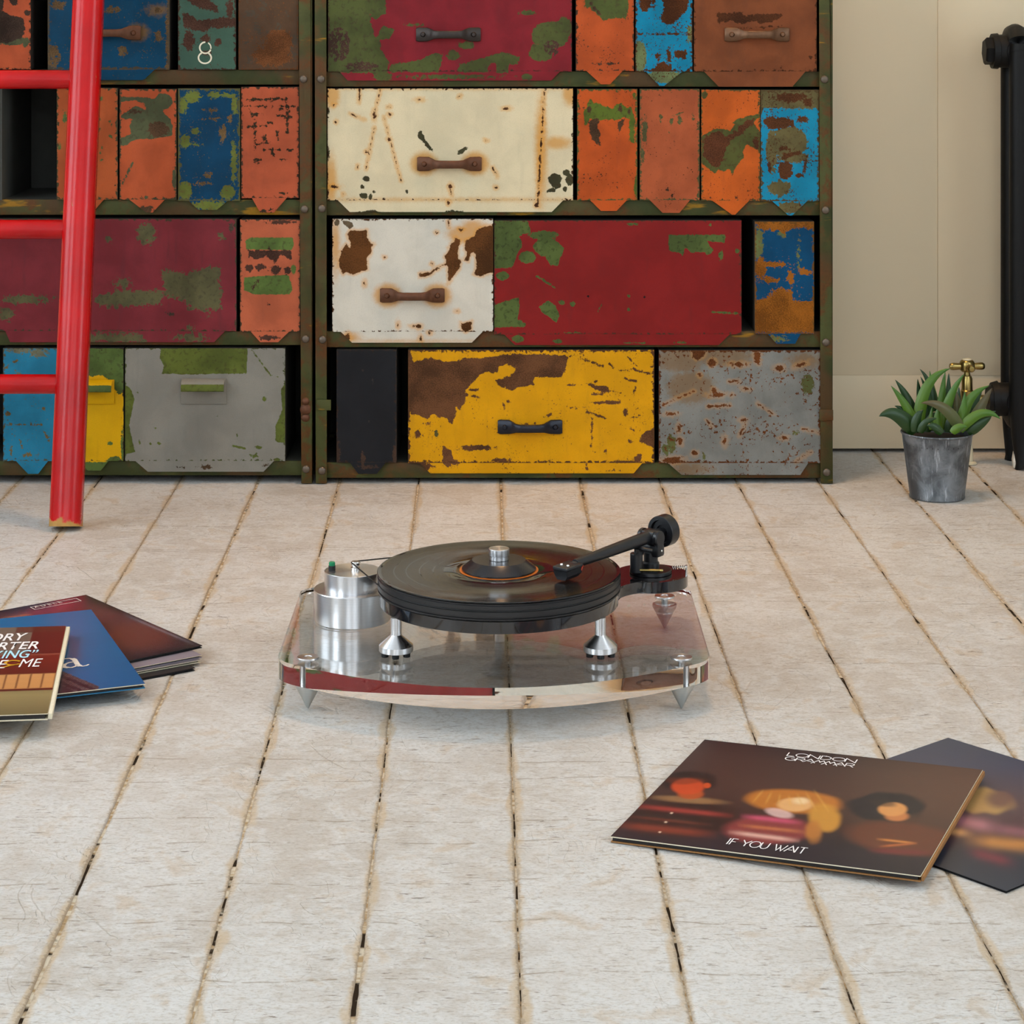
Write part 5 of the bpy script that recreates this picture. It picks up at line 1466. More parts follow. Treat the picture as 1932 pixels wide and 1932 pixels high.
# sub-chassis with the arm board
AX, AY, AR = 0.177, 2.898, 0.0465
ZC0, ZC1 = 0.1026, 0.1166
def chassis_outline():
    import cmath
    R = 0.1478
    ang = math.atan2(AY - PCY, AX - PCX)
    out = []
    a_p = math.radians(20)
    for k in range(120):
        a = ang + a_p + (2 * math.pi - 2 * a_p) * k / 119
        out.append((PCX + R * math.cos(a), PCY + R * math.sin(a)))
    # concave neck, arm-board disc, neck back
    b = math.radians(130)
    disc = [(AX + AR * math.cos(ang - b + 2 * b * k / 60), AY + AR * math.sin(ang - b + 2 * b * k / 60)) for k in range(61)]
    def neck(p0, p1, sgn):
        p0, p1 = Vector(p0), Vector(p1)
        m = (p0 + p1) / 2
        c = Vector((PCX, PCY)) + (Vector((AX, AY)) - Vector((PCX, PCY))) * 0.76
        m = m + (c - m) * 0.22
        return [tuple(p0 * (1 - s) ** 2 + m * 2 * s * (1 - s) + p1 * s * s) for s in np.linspace(0, 1, 9)[1:-1]]
    return out + neck(out[-1], disc[0], 1) + disc + neck(disc[-1], out[0], -1)
bm = bmesh.new()
add_prism(bm, chassis_outline(), ZC0, ZC1)
hor = [ed for ed in bm.edges if abs(ed.verts[0].co.z - ed.verts[1].co.z) < 1e-6]
bmesh.ops.bevel(bm, geom=hor, offset=0.0012, segments=3, profile=0.5, affect='EDGES')
part('subchassis', bm_mesh(bm, ang=30), M_PIANO, tt)['label'] = 'glossy black sub-chassis carrying the arm board'

# three posts
hpost = ZC0 - ZS1
post_me = lathe_me([(0, 0.018), (0.0066, 0.018), (0.0066, hpost), (0, hpost)], 28)
pcone_me = lathe_me([(0, 0.0052), (0.0200, 0.0052), (0.0205, 0.0058), (0.0205, 0.0122), (0.0200, 0.0128), (0.0072, 0.0240), (0.0066, 0.0250), (0, 0.0250)], 56, 25)
foot_me = lathe_me([(0, 0), (0.0040, 0), (0.0043, 0.0005), (0.0043, 0.0053), (0, 0.0053)], 14)
for x, y in ((-0.1395, 2.744), (0.1064, 2.744), (PCX, 2.965)):
    q = part('support_post', post_me, M_ALU, tt, (x, y, ZS1 + 0.0002))
    link('cone_base', pcone_me, M_ALU, q)
    for k in range(6):
        a = math.radians(30 + 60 * k)
        link('rubber_pad', foot_me, M_RUBBER, q, (0.0150 * math.cos(a), 0.0150 * math.sin(a), 0))

# platter
ZP1 = 0.1382
part('platter', lathe_me([(0, ZC1), (0.1460, ZC1), (0.1490, ZC1 + 0.0012), (0.1500, ZC1 + 0.0024), (0.1500, ZC1 + 0.0036), (0.1482, ZC1 + 0.0042), (0.1482, ZC1 + 0.0056), (0.1502, ZC1 + 0.0062),
                          (0.1502, ZC1 + 0.0118), (0.1488, ZC1 + 0.0124), (0.1488, ZC1 + 0.0136), (0.1504, ZC1 + 0.0142), (0.1504, ZP1 - 0.0026), (0.1492, ZP1 - 0.0018), (0.1492, ZP1 - 0.0008), (0.1498, ZP1), (0, ZP1)], 160, 28), M_PLAT, tt, (PCX, PCY, 0))

# drive belt: round the platter's groove and the motor pulley
zb = ZC1 + 0.0130
def belt_pts():
    C0, r0 = Vector((PCX, PCY)), 0.1492
    C1, r1 = Vector((MX + 0.004, MY)), 0.0052
    d = C1 - C0
    a = math.atan2(d.y, d.x)
    b = math.acos((r0 - r1) / d.length)
    pts = []
    for k in range(61):
        t = a + b + (2 * math.pi - 2 * b) * k / 60
        pts.append((C0.x + r0 * math.cos(t), C0.y + r0 * math.sin(t), zb))
    for k in range(13):
        t = a - b + 2 * b * k / 12
        pts.append((C1.x + r1 * math.cos(t), C1.y + r1 * math.sin(t), zb))
    return pts
bm = bmesh.new()
add_tube(bm, belt_pts(), 0.0009, 8, closed=True)
part('drive_belt', bm_mesh(bm, ang=60), M_RUBBER, tt)

# ---- tonearm
PIV = Vector((0.1765, 2.900, 0.163))
HEAD = Vector((0.0680, 2.7720, 0.1570))
ADIR = (HEAD - PIV).normalized()
SIDE = Vector((0, 0, 1)).cross(ADIR).normalized()
UPV = ADIR.cross(SIDE).normalized()
UPV = UPV if UPV.z > 0 else -UPV
def armP(a, s=0, u=0): return PIV + ADIR * a + SIDE * s + UPV * u
arm = part('tonearm', None, None, tt) if False else None
bm = bmesh.new()
LA = (HEAD - PIV).length
add_cyl(bm, armP(0.004), armP(LA * 0.55), 0.0082, 0.0070, 28)
add_cyl(bm, armP(LA * 0.55), armP(LA - 0.014), 0.0070, 0.0054, 28)
arm = part('tonearm', bm_mesh(bm, ang=40), M_SATIN, tt)
arm['label'] = 'black tapered tonearm tube with bearing and counterweight'
def sub_arm(name, me, mat):
    o = link(name, me, mat, arm)
    o.location = -Vector(PCXV)
    return o
PCXV = Vector((0, 0, 0))
def obox(bm, a0, a1, s0, s1, u0, u1, bev=0.0):
    """box in the arm's own axes"""
    t = bmesh.new()
    add_box(t, a0, a1, s0, s1, u0, u1, bev)
    t.verts.ensure_lookup_table()
    mp = {}
    for v in t.verts:
        mp[v] = bm.verts.new(armP(v.co.x, v.co.y, v.co.z))
    for f in t.faces:
        bm.faces.new([mp[v] for v in f.verts])
    t.free()
def add_part_arm(name, bm, mat, ang=40):
    return link(name, bm_mesh(bm, ang=ang), mat, arm)
# headshell and cartridge
bm = bmesh.new()
obox(bm, LA - 0.016, LA + 0.016, -0.0112, 0.0112, -0.0022, 0.0024, 0.0012)
obox(bm, LA - 0.030, LA - 0.010, -0.0040, 0.0040, -0.0024, 0.0030, 0.0012)
add_part_arm('headshell', bm, M_SATIN)
bm = bmesh.new()
top = [(LA - 0.012, -0.0100), (LA + 0.016, -0.0100), (LA + 0.016, 0.0100), (LA - 0.012, 0.0100)]
def ringv(pts, u): return [bm.verts.new(armP(a, s, u)) for a, s in pts]
r1 = ringv(top, -0.0021)
r2 = ringv([(LA - 0.015, -0.0096), (LA + 0.014, -0.0096), (LA + 0.014, 0.0096), (LA - 0.015, 0.0096)], -0.0090)
r3 = ringv([(LA - 0.011, -0.0062), (LA + 0.014, -0.0062), (LA + 0.014, 0.0062), (LA - 0.011, 0.0062)], -0.0136)
for A, B in ((r1, r2), (r2, r3)):
    for k in range(4): bm.faces.new((A[k], A[(k + 1) % 4], B[(k + 1) % 4], B[k]))
bm.faces.new(r1[::-1]); bm.faces.new(r3)
add_part_arm('cartridge', bm, M_SATIN, 20)
bm = bmesh.new()
add_cyl(bm, armP(LA + 0.011, 0, -0.0136), armP(LA + 0.014, 0, -0.0152), 0.0008, 0.0002, 8)
add_part_arm('stylus', bm, M_BLUEH)
for s in (-0.0050, 0.0050):
    bm = bmesh.new()
    q = armP(LA + 0.006, s, 0.0022)
    add_lathe(bm, [(0, 0.0024), (0.0012, 0.0021), (0.0019, 0.0010), (0.0019, 0)], q.x, q.y, q.z, n=12)
    add_part_arm('screw', bm, M_CHROME)
for k, c in enumerate(((206, 120, 30), (40, 60, 170), (40, 140, 70), (200, 60, 40))):
    bm = bmesh.new()
    s = -0.006 + 0.004 * k
    add_tube(bm, [armP(LA - 0.011, s, -0.0045), armP(LA - 0.017, s * 1.2, -0.0075), armP(LA - 0.022, s * 0.9, -0.004), armP(LA - 0.026, s * 0.4, -0.001)], 0.0007, 6)
    add_part_arm('signal_wire', bm, plain('wire_%d' % k, c, 0.4, var=0.05))
# counterweight: a thick disc with a recessed front face on its stub
bm = bmesh.new()
q = armP(-0.020, 0, 0.001)
add_lathe(bm, [(0, 0.0060), (0.0075, 0.0060), (0.0080, 0.0036), (0.0140, 0.0036), (0.0150, 0.0), (0.0192, 0.0), (0.0200, 0.0008), (0.0200, 0.0152), (0.0192, 0.0160), (0, 0.0160)], q.x, q.y, q.z, n=56, mat=axis_mat(-ADIR))
add_part_arm('counterweight', bm, M_SATIN, 28)
bm = bmesh.new()
add_cyl(bm, armP(0.006), armP(-0.026), 0.0058, 0.0058, 20)
add_part_arm('counterweight_stub', bm, M_SATIN)
# bearing housing, yoke and pillar
bm = bmesh.new()
obox(bm, -0.0090, 0.0090, -0.0100, 0.0100, -0.0095, 0.0085, 0.0030)
for s in (-1, 1):
    a, b = armP(0, s * 0.0100, -0.001), armP(0, s * 0.0160, -0.001)
    add_lathe(bm, [(0, 0), (0.0098, 0), (0.0098, 0.0042), (0.0086, 0.0058), (0, 0.0058)], a.x, a.y, a.z, n=28, mat=axis_mat(SIDE * s))
add_part_arm('bearing_housing', bm, M_SATIN, 35)
bm = bmesh.new()
obox(bm, -0.0095, 0.0075, -0.0155, 0.0155, -0.0250, -0.0090, 0.0035)
for s in (-1, 1):
    obox(bm, -0.0075, 0.0065, s * 0.0125 - 0.0032, s * 0.0125 + 0.0032, -0.0230, -0.0030, 0.0020)
add_part_arm('bearing_yoke', bm, M_SATIN, 35)
for s, u, a in ((-0.0162, -0.001, 0.0), (-0.0148, -0.017, -0.002), (0.0148, -0.017, -0.002)):
    bm = bmesh.new()
    q = armP(a, s, u)
    add_lathe(bm, [(0.0016, 0), (0.0016, 0.0008), (0.0010, 0.0014), (0, 0.0016)], q.x, q.y, q.z, n=12, mat=axis_mat(SIDE * (1 if s > 0 else -1)))
    add_part_arm('bearing_screw', bm, M_CHROME)
zA = ZC1
bm = bmesh.new()
add_lathe(bm, [(0, 0), (0.0260, 0), (0.0268, 0.0008), (0.0268, 0.0040), (0.0258, 0.0050), (0.0150, 0.0056), (0, 0.0056)], PIV.x, PIV.y, zA, n=48)
add_part_arm('arm_base', bm, M_SATIN, 30)
bm = bmesh.new()
add_lathe(bm, [(0.0110, 0.005), (0.0110, 0.0130), (0.0092, 0.0150), (0.0092, 0.0265), (0, 0.0265)], PIV.x, PIV.y, zA, n=32)
add_part_arm('arm_pillar', bm, M_SATIN, 30)
bm = bmesh.new()
cxl, cyl = PIV.x - 0.0190, PIV.y - 0.0165
add_lathe(bm, [(0, 0.0055), (0.0082, 0.0055), (0.0082, 0.0280), (0.0074, 0.0290), (0.0030, 0.0290), (0.0030, 0.0345), (0, 0.0345)], cxl, cyl, zA, n=28)
add_part_arm('cueing_post', bm, M_SATIN, 30)
bm = bmesh.new()
pts = []
for k in range(13):
    a = math.radians(195 + 75 * k / 12)
    pts.append((PIV.x + 0.030 * math.cos(a), PIV.y + 0.030 * math.sin(a), zA + 0.0350 + 0.002 * math.sin(k / 12 * math.pi)))
add_tube(bm, pts, 0.0022, 8)
add_part_arm('cueing_rest', bm, M_SATIN)
bm = bmesh.new()
add_cyl(bm, (cxl + 0.004, cyl - 0.0065, zA + 0.0090), (cxl + 0.030, cyl - 0.0110, zA + 0.0096), 0.0017, 0.0017, 12)
add_lathe(bm, [(0, -0.0022), (0.0016, -0.0016), (0.0023, 0), (0.0016, 0.0016), (0, 0.0022)], cxl + 0.0312, cyl - 0.0112, zA + 0.0096, n=12)
add_part_arm('cueing_lever', bm, M_BRASS)
bm = bmesh.new()
pts = []
sp0 = Vector((PIV.x + 0.026, PIV.y - 0.010, zA + 0.0085)); spd = Vector((0.019, -0.002, 0.0015))
for k in range(91):
    t = k / 90
    a = t * 2 * math.pi * 7
    pts.append(sp0 + spd * t + Vector((0, math.cos(a) * 0.0024, math.sin(a) * 0.0024)))
add_tube(bm, pts, 0.00055, 6)
add_part_arm('antiskate_spring', bm, M_CHROME)
bm = bmesh.new()
add_cyl(bm, (sp0.x + 0.0185, sp0.y - 0.002, zA), (sp0.x + 0.0185, sp0.y - 0.002, zA + 0.0125), 0.0016, 0.0016, 12)
add_part_arm('antiskate_post', bm, M_CHROME)
bm = bmesh.new()
add_lathe(bm, [(0, 0), (0.016, 0), (0.018, -0.0035), (0, -0.0035)], PIV.x + 0.004, PIV.y - 0.008, ZC0, n=32)
add_part_arm('arm_nut', bm, M_SATIN)

# ---- record and clamp
def vinyl_material():
    g = G('black_vinyl')
    P = g.coord()
    sep = g.node('ShaderNodeSeparateXYZ'); g.put(sep.inputs[0], P)
    r = g.math('SQRT', g.math('ADD', g.math('POWER', sep.outputs[0], 2.0), g.math('POWER', sep.outputs[1], 2.0)))
    cmb = g.node('ShaderNodeCombineXYZ'); g.put(cmb.inputs[0], r)
    n = g.noise(cmb.outputs[0], 700, 3, 0.6)
    n2 = g.noise(cmb.outputs[0], 160, 2, 0.5)
    smooth_zone = g.math('MAXIMUM', g.step(r, 0.0690, 0.0680), g.step(r, 0.1450, 0.1460))
    tracks = None
    for rr in (0.0815, 0.0985, 0.1150, 0.1300):
        d = g.math('ABSOLUTE', g.math('SUBTRACT', r, rr))
        k = g.step(d, 0.0009, 0.0004)
        tracks = k if tracks is None else g.math('MAXIMUM', tracks, k)
    smooth_zone = g.math('MAXIMUM', smooth_zone, tracks)
    h = g.math('MULTIPLY', g.math('ADD', n, n2), g.math('SUBTRACT', 1.0, smooth_zone))
    g.bump(h, 0.05, 0.0004)
    tan = g.node('ShaderNodeTangent', direction_type='RADIAL', axis='Z')
    return g.set(color=(0.010, 0.0095, 0.010, 1), rough=g.math('ADD', 0.03, g.math('MULTIPLY', g.math('SUBTRACT', 1.0, smooth_zone), 0.16)), spec=0.75, aniso=0.6, tangent=tan.outputs[0])
M_VINYL = vinyl_material()
ZR = ZP1 + 0.0006
rec = empty('vinyl_record', (PCX, PCY, ZR), 'black vinyl record with an orange label on the platter', 'record')
link('disc', lathe_me([(0, 0), (0.1500, 0), (0.1506, 0.0006), (0.1506, 0.0013), (0.1500, 0.0018), (0.1478, 0.0018), (0.1462, 0.0014), (0.0685, 0.0014), (0.0675, 0.0017), (0.0505, 0.0017), (0, 0.0017)], 160, 20), M_VINYL, rec)
link('label_print', lathe_me([(0.003, 0), (0.0488, 0), (0.0488, 0.0003), (0.003, 0.0003)], 96), plain('orange_label_paper', (206, 108, 24), 0.5, var=0.12, scale=90), rec, (0, 0, 0.0018))
ZK = ZR + 0.0022
clamp = empty('record_clamp', (PCX, PCY, ZK), 'grey record clamp with an aluminium knob on the spindle', 'record clamp')
link('clamp_disc', lathe_me([(0, 0), (0.0456, 0), (0.0460, 0.0006), (0.0460, 0.0020), (0.0340, 0.0118), (0.0332, 0.0122), (0, 0.0122)], 96, 22), plain('gunmetal_anodised', (62, 62, 66), 0.24, 0.75, var=0.06), clamp)
link('clamp_knob', lathe_me([(0, 0), (0.0116, 0), (0.0118, 0.0004), (0.0118, 0.0042), (0.0110, 0.0046), (0.0110, 0.0052), (0.0128, 0.0056), (0.0129, 0.0060), (0.0129, 0.0134), (0.0124, 0.0140), (0, 0.0141)], 56, 25), M_ALU, clamp, (0, 0, 0.0123))

# ================================================================== PLANT IN A ZINC POT
def zinc_material():
    g = G('galvanised_zinc')
    P = g.coord()
    n = g.noise(P, 26, 5, 0.6, 0.6)
    st = g.noise(g.scale(P, (160, 160, 14)), 1.0, 4, 0.65)
    f = g.noise(P, 160, 4, 0.6)
    col = g.mix(g.step(n, 0.35, 0.68), lin((84, 88, 92)), lin((134, 138, 142)))
    col = g.mix(g.math('MULTIPLY', g.step(st, 0.54, 0.72), 0.65), col, lin((190, 194, 200)))
    col = g.mix(g.math('MULTIPLY', g.step(f, 0.55, 0.75), 0.3), col, lin((66, 68, 72)))
    return g.set(color=col, metal=0.75, rough=g.step(n, 0.3, 0.7, 0.34, 0.55))
M_ZINC = zinc_material()
POT = Vector((0.719, 3.855, 0.0))
pot = empty('potted_plant', POT, 'spiky green succulent in a small zinc bucket pot by the radiator', 'potted plant')
hp = 0.111
link('pot', lathe_me([(0, 0.001), (0.0445, 0.001), (0.0462, 0.0005), (0.0468, 0.0020), (0.0460, 0.0040), (0.0590, hp - 0.004), (0.0606, hp - 0.0035), (0.0614, hp - 0.0015), (0.0606, hp), (0.0592, hp - 0.001), (0.0585, hp - 0.004), (0.0575, hp - 0.014)], 72, 45), M_ZINC, pot)
link('soil', lathe_me([(0, hp - 0.010), (0.03, hp - 0.0105), (0.0577, hp - 0.013), (0.0570, hp - 0.02), (0, hp - 0.02)], 40, 60), plain('dark_potting_soil', (34, 26, 18), 0.95, var=0.4, scale=200), pot)

def leaf_material(name, a, b):
    g = G(name)
    P = g.coord()
    t = g.attr('along')
    n = g.noise(P, 60, 3)
    col = g.mix(t, lin(a), lin(b))
    col = g.mix(g.math('MULTIPLY', n, 0.35), col, tuple(v * 0.55 for v in lin(a)[:3]))
    return g.set(color=col, rough=0.38, spec=0.45)
LM = {'g': leaf_material('leaf_green', (92, 124, 30), (50, 98, 26)), 'd': leaf_material('leaf_dark_green', (34, 62, 18), (22, 56, 22)), 'r': leaf_material('leaf_olive_red', (84, 96, 50), (92, 74, 52))}
def P8(x, y): return (1540 + x / 4.6, 580 + y / 4.6)
def leaf(base, tip, ctrl, w, depth0, depth1, m):
    """lens-section succulent leaf along a quadratic curve; base/tip/ctrl in crop points, depths are metres from the pot axis towards the viewer"""
    b_, t_, c_ = P8(*base), P8(*tip), P8(*ctrl)
    B = at(*b_, POT.y - depth0); T = at(*t_, POT.y - depth1); C = at(*c_, POT.y - (depth0 + depth1) / 2)
    hw = 1.18 * w / 4.6 * POT.y / F / 2
    n = 14
    verts, faces, along = [], [], []
    rings = []
    view = Vector((0, -1, 0.25)).normalized()
    for i in range(n + 1):
        t = i / n
        q = B * (1 - t) ** 2 + C * 2 * t * (1 - t) + T * t * t
        tg = ((C - B) * (1 - t) + (T - C) * t).normalized()
        sd = tg.cross(view).normalized()
        nm = sd.cross(tg).normalized()
        wd = hw * (0.62 + 1.15 * t - 1.77 * t * t if t < 0.5 else (1 - t) * 1.52 + 0.0 if t > 0.62 else 0.7525 - (t - 0.5) * 1.45)
        wd = hw * (math.sin(min(1, t * 2.2 + 0.45) * math.pi / 2) ** 0.8) * (1 - t ** 2.2) ** 0.9 + 0.0002
        th = wd * 0.34 + 0.0004
        ring = []
        for k, (a, h) in enumerate(((-1, 0.15), (-0.55, -0.45), (0, -0.75), (0.55, -0.45), (1, 0.15), (0.5, 0.42), (0, 0.40), (-0.5, 0.42))):
            ring.append(len(verts)); verts.append(q + sd * wd * a + nm * (-h) * th * 1.2); along.append(t)
        rings.append(ring)
    for A, Bq in zip(rings[:-1], rings[1:]):
        for k in range(8):
            faces.append((A[k], A[(k + 1) % 8], Bq[(k + 1) % 8], Bq[k]))
    faces.append(rings[0][::-1]); faces.append(rings[-1])
    me = mesh_of([v - POT for v in verts], faces)
    bm = bmesh.new(); bm.from_mesh(me); bmesh.ops.recalc_face_normals(bm, faces=bm.faces[:]); bm.to_mesh(me); bm.free()
    set_attr(me, 'along', along)
    smooth(me, 70)
    return link('leaf', me, LM[m], pot)
LEAVES = [
    ((1000, 1060), (900, 535), (1060, 700), 70, -0.020, -0.030, 'd'), ((930, 1040), (880, 620), (900, 800), 62, -0.025, -0.02, 'd'),
    ((1100, 1050), (985, 550), (1010, 760), 60, -0.02, -0.035, 'g'), ((1120, 1060), (1150, 570), (1150, 800), 66, -0.02, -0.03, 'd'), ((1230, 1060), (1240, 690), (1225, 860), 70, -0.02, -0.03, 'd'),
    ((1080, 1060), (1120, 555), (1080, 790), 70, -0.008, -0.015, 'g'), ((1290, 1070), (1440, 720), (1330, 900), 90, -0.02, -0.03, 'd'),
    ((1020, 1070), (905, 600), (1010, 800), 60, -0.010, -0.01, 'd'), ((880, 1060), (685, 628), (830, 800), 84, -0.006, -0.006, 'd'),
    ((1250, 1060), (1200, 700), (1235, 850), 78, 0.002, 0.0, 'r'), ((1100, 1060), (1285, 578), (1120, 780), 78, 0.006, 0.005, 'g'),
    ((890, 1060), (1165, 530), (890, 600), 92, 0.008, 0.0, 'g'), ((870, 1050), (648, 680), (800, 850), 74, 0.012, 0.012, 'g'),
    ((900, 1080), (680, 855), (800, 880), 64, 0.005, 0.01, 'd'), ((1330, 1070), (1525, 700), (1400, 900), 96, 0.0, 0.0, 'r'), ((1300, 1070), (1520, 890), (1420, 940), 70, -0.01, -0.02, 'd'),
    ((1260, 1060), (1500, 680), (1270, 760), 84, 0.012, 0.012, 'g'), ((1265, 1070), (1290, 730), (1280, 900), 66, 0.020, 0.018, 'g'),
    ((860, 1085), (545, 945), (690, 850), 120, 0.018, 0.03, 'd'), ((1310, 1085), (1520, 950), (1440, 990), 92, 0.022, 0.03, 'd'),
    ((1245, 1070), (1600, 970), (1440, 820), 74, 0.026, 0.035, 'g'), ((1260, 1075), (910, 830), (1130, 800), 92, 0.030, 0.04, 'r'),
    ((860, 1080), (930, 890), (860, 930), 74, 0.030, 0.03, 'd'), ((1050, 1080), (1075, 850), (1040, 930), 58, 0.022, 0.02, 'g'), ((900, 1085), (1045, 965), (950, 960), 60, 0.040, 0.045, 'd'),
    ((960, 1060), (1000, 760), (960, 880), 80, -0.012, -0.016, 'd'), ((1150, 1060), (1190, 740), (1140, 880), 80, -0.014, -0.02, 'd'), ((1200, 1070), (1110, 820), (1160, 900), 76, 0.0, 0.0, 'd'), ((960, 1080), (1060, 900), (980, 940), 70, 0.012, 0.01, 'd'), ((1150, 1085), (1230, 900), (1160, 950), 74, 0.016, 0.014, 'd'), ((1340, 1085), (1560, 900), (1470, 930), 76, 0.004, 0.0, 'd'),
    ((1180, 1090), (1310, 1040), (1240, 1010), 60, 0.045, 0.05, 'g'), ((1090, 1095), (960, 1030), (1010, 1000), 62, 0.046, 0.048, 'd'), ((1000, 1060), (1010, 860), (985, 960), 40, 0.018, 0.014, 'g'),
]
for a in LEAVES:
    leaf(*a)

# ================================================================== RADIATOR AND VALVE
M_IRON = G('black_cast_iron')
nn_ = M_IRON.noise(M_IRON.coord(), 180, 4, 0.6)
M_IRON.bump(nn_, 0.25, 0.0008)
M_IRON = M_IRON.set(color=M_IRON.mix(nn_, lin((9, 8, 8)), lin((17, 16, 15))), rough=0.5, spec=0.22)
RX, RYF, RYB = 0.9095, 4.085, 4.155
rad = empty('radiator', (RX, 4.12, 0), 'black cast-iron column radiator at the right edge', 'radiator')
def R8(x, y): return (x, y)
ztop = HC - (45 - YH) * 4.10 / F
zplug = HC - (97 - YH) * 4.10 / F
zboss = HC - (757 - YH) * 4.10 / F
def section_me():
    bm = bmesh.new()
    r = 0.0185
    ym = 4.12
    # two columns joined by rounded heads, with a waist hub at top and bottom
    path = []
    def colm(y, z0, z1):
        add_tube(bm, [(0, y, z0), (0, y, z0 + 0.02), (0, y, z1 - 0.02), (0, y, z1)], [r * 0.9, r, r, r * 0.9], 20)
    colm(RYF, 0.10, ztop - 0.035); colm(RYB, 0.10, ztop - 0.035)
    top = [(0, RYF, ztop - 0.05), (0, RYF + 0.003, ztop - 0.030), (0, RYF + 0.016, ztop - 0.0205), (0, ym, ztop - 0.0185), (0, RYB - 0.016, ztop - 0.0205), (0, RYB - 0.003, ztop - 0.030), (0, RYB, ztop - 0.05)]
    add_tube(bm, top, r, 20)
    bot = [(0, RYF, 0.13), (0, RYF + 0.003, 0.100), (0, RYF + 0.016, 0.086), (0, ym, 0.082), (0, RYB - 0.016, 0.086), (0, RYB - 0.003, 0.100), (0, RYB, 0.13)]
    add_tube(bm, bot, r, 20)
    for z in (zplug, zboss):
        add_lathe(bm, [(0, -0.0325), (0.0285, -0.0325), (0.0300, -0.029), (0.0300, 0.029), (0.0285, 0.0325), (0, 0.0325)], 0, ym, z, n=32, mat=Matrix.Rotation(math.pi / 2, 4, 'Y'))
        add_tube(bm, [(0, RYF, z), (0, RYB, z)], r * 1.15, 20)
    return bm_mesh(bm, ang=50)
SEC = section_me()
for k in range(4):
    link('radiator_section', SEC, M_IRON, rad, (0.0655 * k, -4.12, 0))
# end leg
bm = bmesh.new()
for y in (RYF, RYB):
    add_tube(bm, [(0, y, 0.12), (0.002, y, 0.06), (0.006, y + (-0.004 if y == RYF else 0.004), 0.010), (0.008, y + (-0.006 if y == RYF else 0.006), 0.0012)], [0.0185, 0.0165, 0.0150, 0.0185], 18)
link('radiator_leg', bm_mesh(bm, ang=50), M_IRON, rad, (0, -4.12, 0))
# upper plug and lower bush
def hexprof(bm, x0, x1, y, z, r, n=6, rot=0.3):
    M = Matrix.Translation((x0, y, z)) @ axis_mat((1, 0, 0)) @ Matrix.Rotation(rot, 4, 'Z')
    prof = [(0, 0), (r * 0.86, 0), (r, 0.003), (r, x1 - x0), (0, x1 - x0)]
    rings = [[bm.verts.new(M @ Vector((rr * math.cos(2 * math.pi * k / n), rr * math.sin(2 * math.pi * k / n), zz))) for k in range(n)] if rr > 0 else [bm.verts.new(M @ Vector((0, 0, zz)))] for rr, zz in prof]
    for A, B in zip(rings[:-1], rings[1:]):
        if len(A) == 1:
            for k in range(n): bm.faces.new((A[0], B[k], B[(k + 1) % n]))
        elif len(B) == 1:
            for k in range(n): bm.faces.new((A[k], B[0], A[(k + 1) % n]))
        else:
            for k in range(n): bm.faces.new((A[k], B[k], B[(k + 1) % n], A[(k + 1) % n]))
bm = bmesh.new()
hexprof(bm, -0.0560, -0.0420, 4.12, zplug, 0.0260)
add_cyl(bm, (-0.0425, 4.12, zplug), (-0.0320, 4.12, zplug), 0.0315, 0.0325, 28)
link('end_plug', bm_mesh(bm, ang=30), M_IRON, rad, (0, -4.12, 0))
bm = bmesh.new()
add_cyl(bm, (-0.0430, 4.12, zboss), (-0.0320, 4.12, zboss), 0.0300, 0.0330, 28)
add_cyl(bm, (-0.0500, 4.12, zboss), (-0.0430, 4.12, zboss), 0.0240, 0.0260, 28)
link('end_bush', bm_mesh(bm, ang=30), M_IRON, rad, (0, -4.12, 0))

YV = 4.12
vx = (1824.5 - 966) * YV / F
def vz(py): return HC - (py - YH) * YV / F
valve = empty('radiator_valve', (vx, YV, 0), 'brass radiator valve with a cross handle behind the plant', 'valve')
def vpart(name, bm, mat, ang=35): return link(name, bm_mesh(bm, ang=ang), mat, valve)
bm = bmesh.new()
add_lathe(bm, [(0, vz(760)), (0.0112, vz(760)), (0.0118, vz(752)), (0.0118, vz(737)), (0.0100, vz(735)), (0.0096, vz(714)), (0.0086, vz(712)), (0.0080, vz(709)), (0.0060, vz(708)), (0.0052, vz(700)), (0.0050, vz(698)), (0, vz(698))], n=28)
add_lathe(bm, [(0, -(RX - 0.0508 - vx)), (0.0080, -(RX - 0.0508 - vx)), (0.0080, -0.020), (0.0112, -0.018), (0.0112, 0.004), (0, 0.006)], 0, 0, zboss, n=24, mat=axis_mat((-1, 0, 0)))
add_lathe(bm, [(0.0110, 0), (0.0110, -0.020), (0.0090, -0.022), (0, -0.022)], 0, 0, vz(758), n=24)
vpart('valve_body', bm, M_BRASS)
bm = bmesh.new()
zc = vz(691)
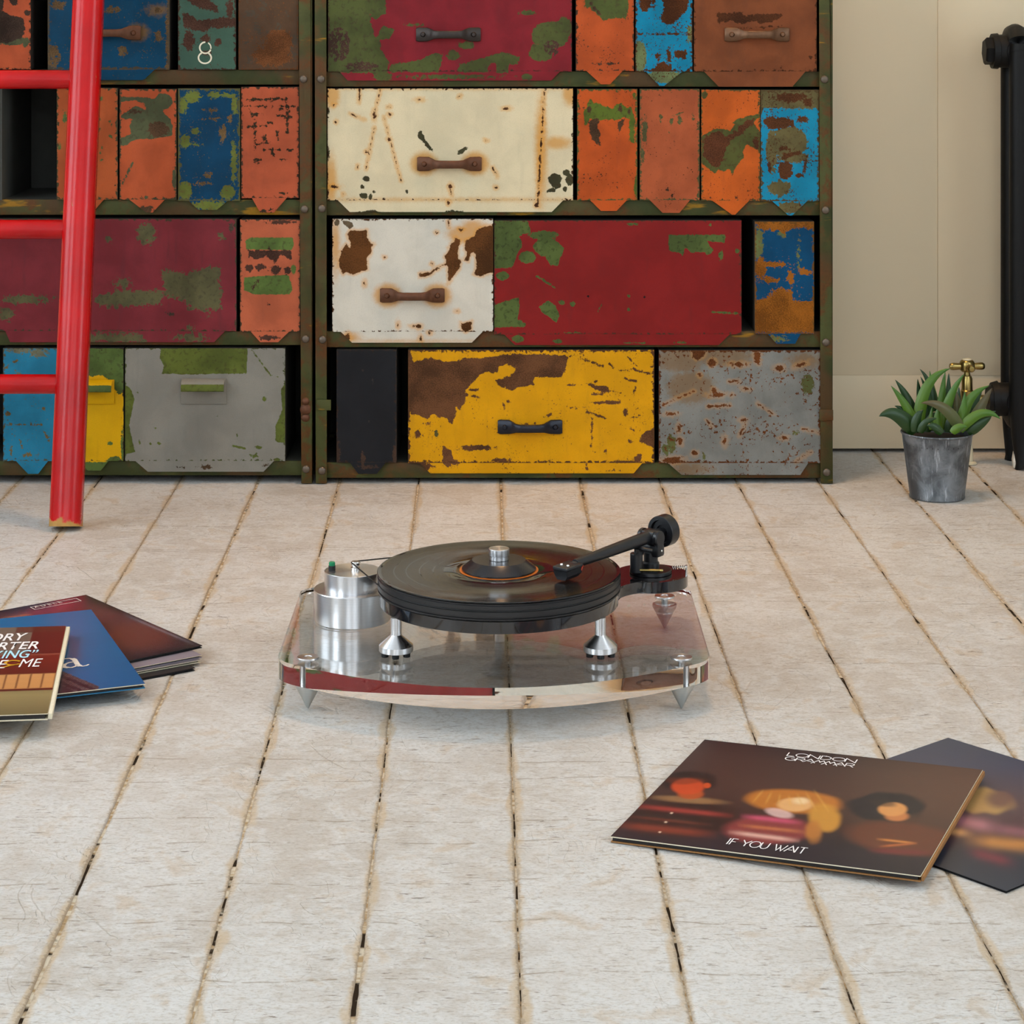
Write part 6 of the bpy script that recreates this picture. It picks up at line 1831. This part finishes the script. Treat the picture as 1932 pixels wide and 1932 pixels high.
add_lathe(bm, [(0, -0.0100), (0.0100, -0.0095), (0.0136, -0.0060), (0.0140, 0), (0.0136, 0.0065), (0.0118, 0.0100), (0.0090, 0.0118), (0, 0.0120)], 0, 0, zc, n=32)
vpart('handle_hub', bm, M_BRASS)
bm = bmesh.new()
add_lathe(bm, [(0.0085, 0), (0.0080, 0.0016), (0.0050, 0.0028), (0, 0.0032)], 0, 0, zc + 0.0116, n=24)
vpart('enamel_button', bm, plain('cream_enamel', (226, 214, 180), 0.3, var=0.02))
for k in range(4):
    bm = bmesh.new()
    d = Vector((math.cos(k * math.pi / 2 + 0.08), math.sin(k * math.pi / 2 + 0.08), 0))
    s = Vector((0, 0, zc)) + d * 0.012
    add_lathe(bm, [(0.0058, 0), (0.0062, 0.006), (0.0068, 0.0140), (0.0064, 0.0175), (0.0046, 0.0200), (0, 0.0206)], s.x, s.y, s.z, n=18, mat=axis_mat(d))
    vpart('handle_arm', bm, M_BRASS)
bm = bmesh.new()
add_cyl(bm, (0.004, 0, 0.002), (0.0, 0, zboss - 0.020), 0.0078, 0.0078, 18)
add_lathe(bm, [(0.0080, 0.0005), (0.0135, 0.0005), (0.0135, 0.0030), (0.0080, 0.0060)], 0.004, 0, 0, n=24)
vpart('supply_pipe', bm, plain('cream_painted_pipe', (214, 200, 168), 0.5, var=0.06))

# a chipped white wooden chock beside the radiator foot
def chock_me():
    bm = bmesh.new()
    base = [(-0.011, -0.010), (0.004, -0.014), (0.012, -0.004), (0.010, 0.010), (-0.009, 0.010)]
    lev = [(0.0, 1.0), (0.012, 1.12), (0.026, 0.92), (0.034, 0.45)]
    rings = [[bm.verts.new((x * s, y * s, z)) for x, y in base] for z, s in lev]
    for A, B in zip(rings[:-1], rings[1:]):
        for k in range(5): bm.faces.new((A[k], A[(k + 1) % 5], B[(k + 1) % 5], B[k]))
    bm.faces.new(rings[0][::-1]); bm.faces.new(rings[-1])
    return bm_mesh(bm)
gx_, gy_ = ground(1917, 866)
tag(link('chock', chock_me(), plain('chipped_white_paint', (226, 220, 206), 0.6, var=0.06), None, (gx_ - 0.012, gy_ - 0.075, 0.0012)), 'small faceted white wooden chock on the floor at the radiator foot', 'chock')
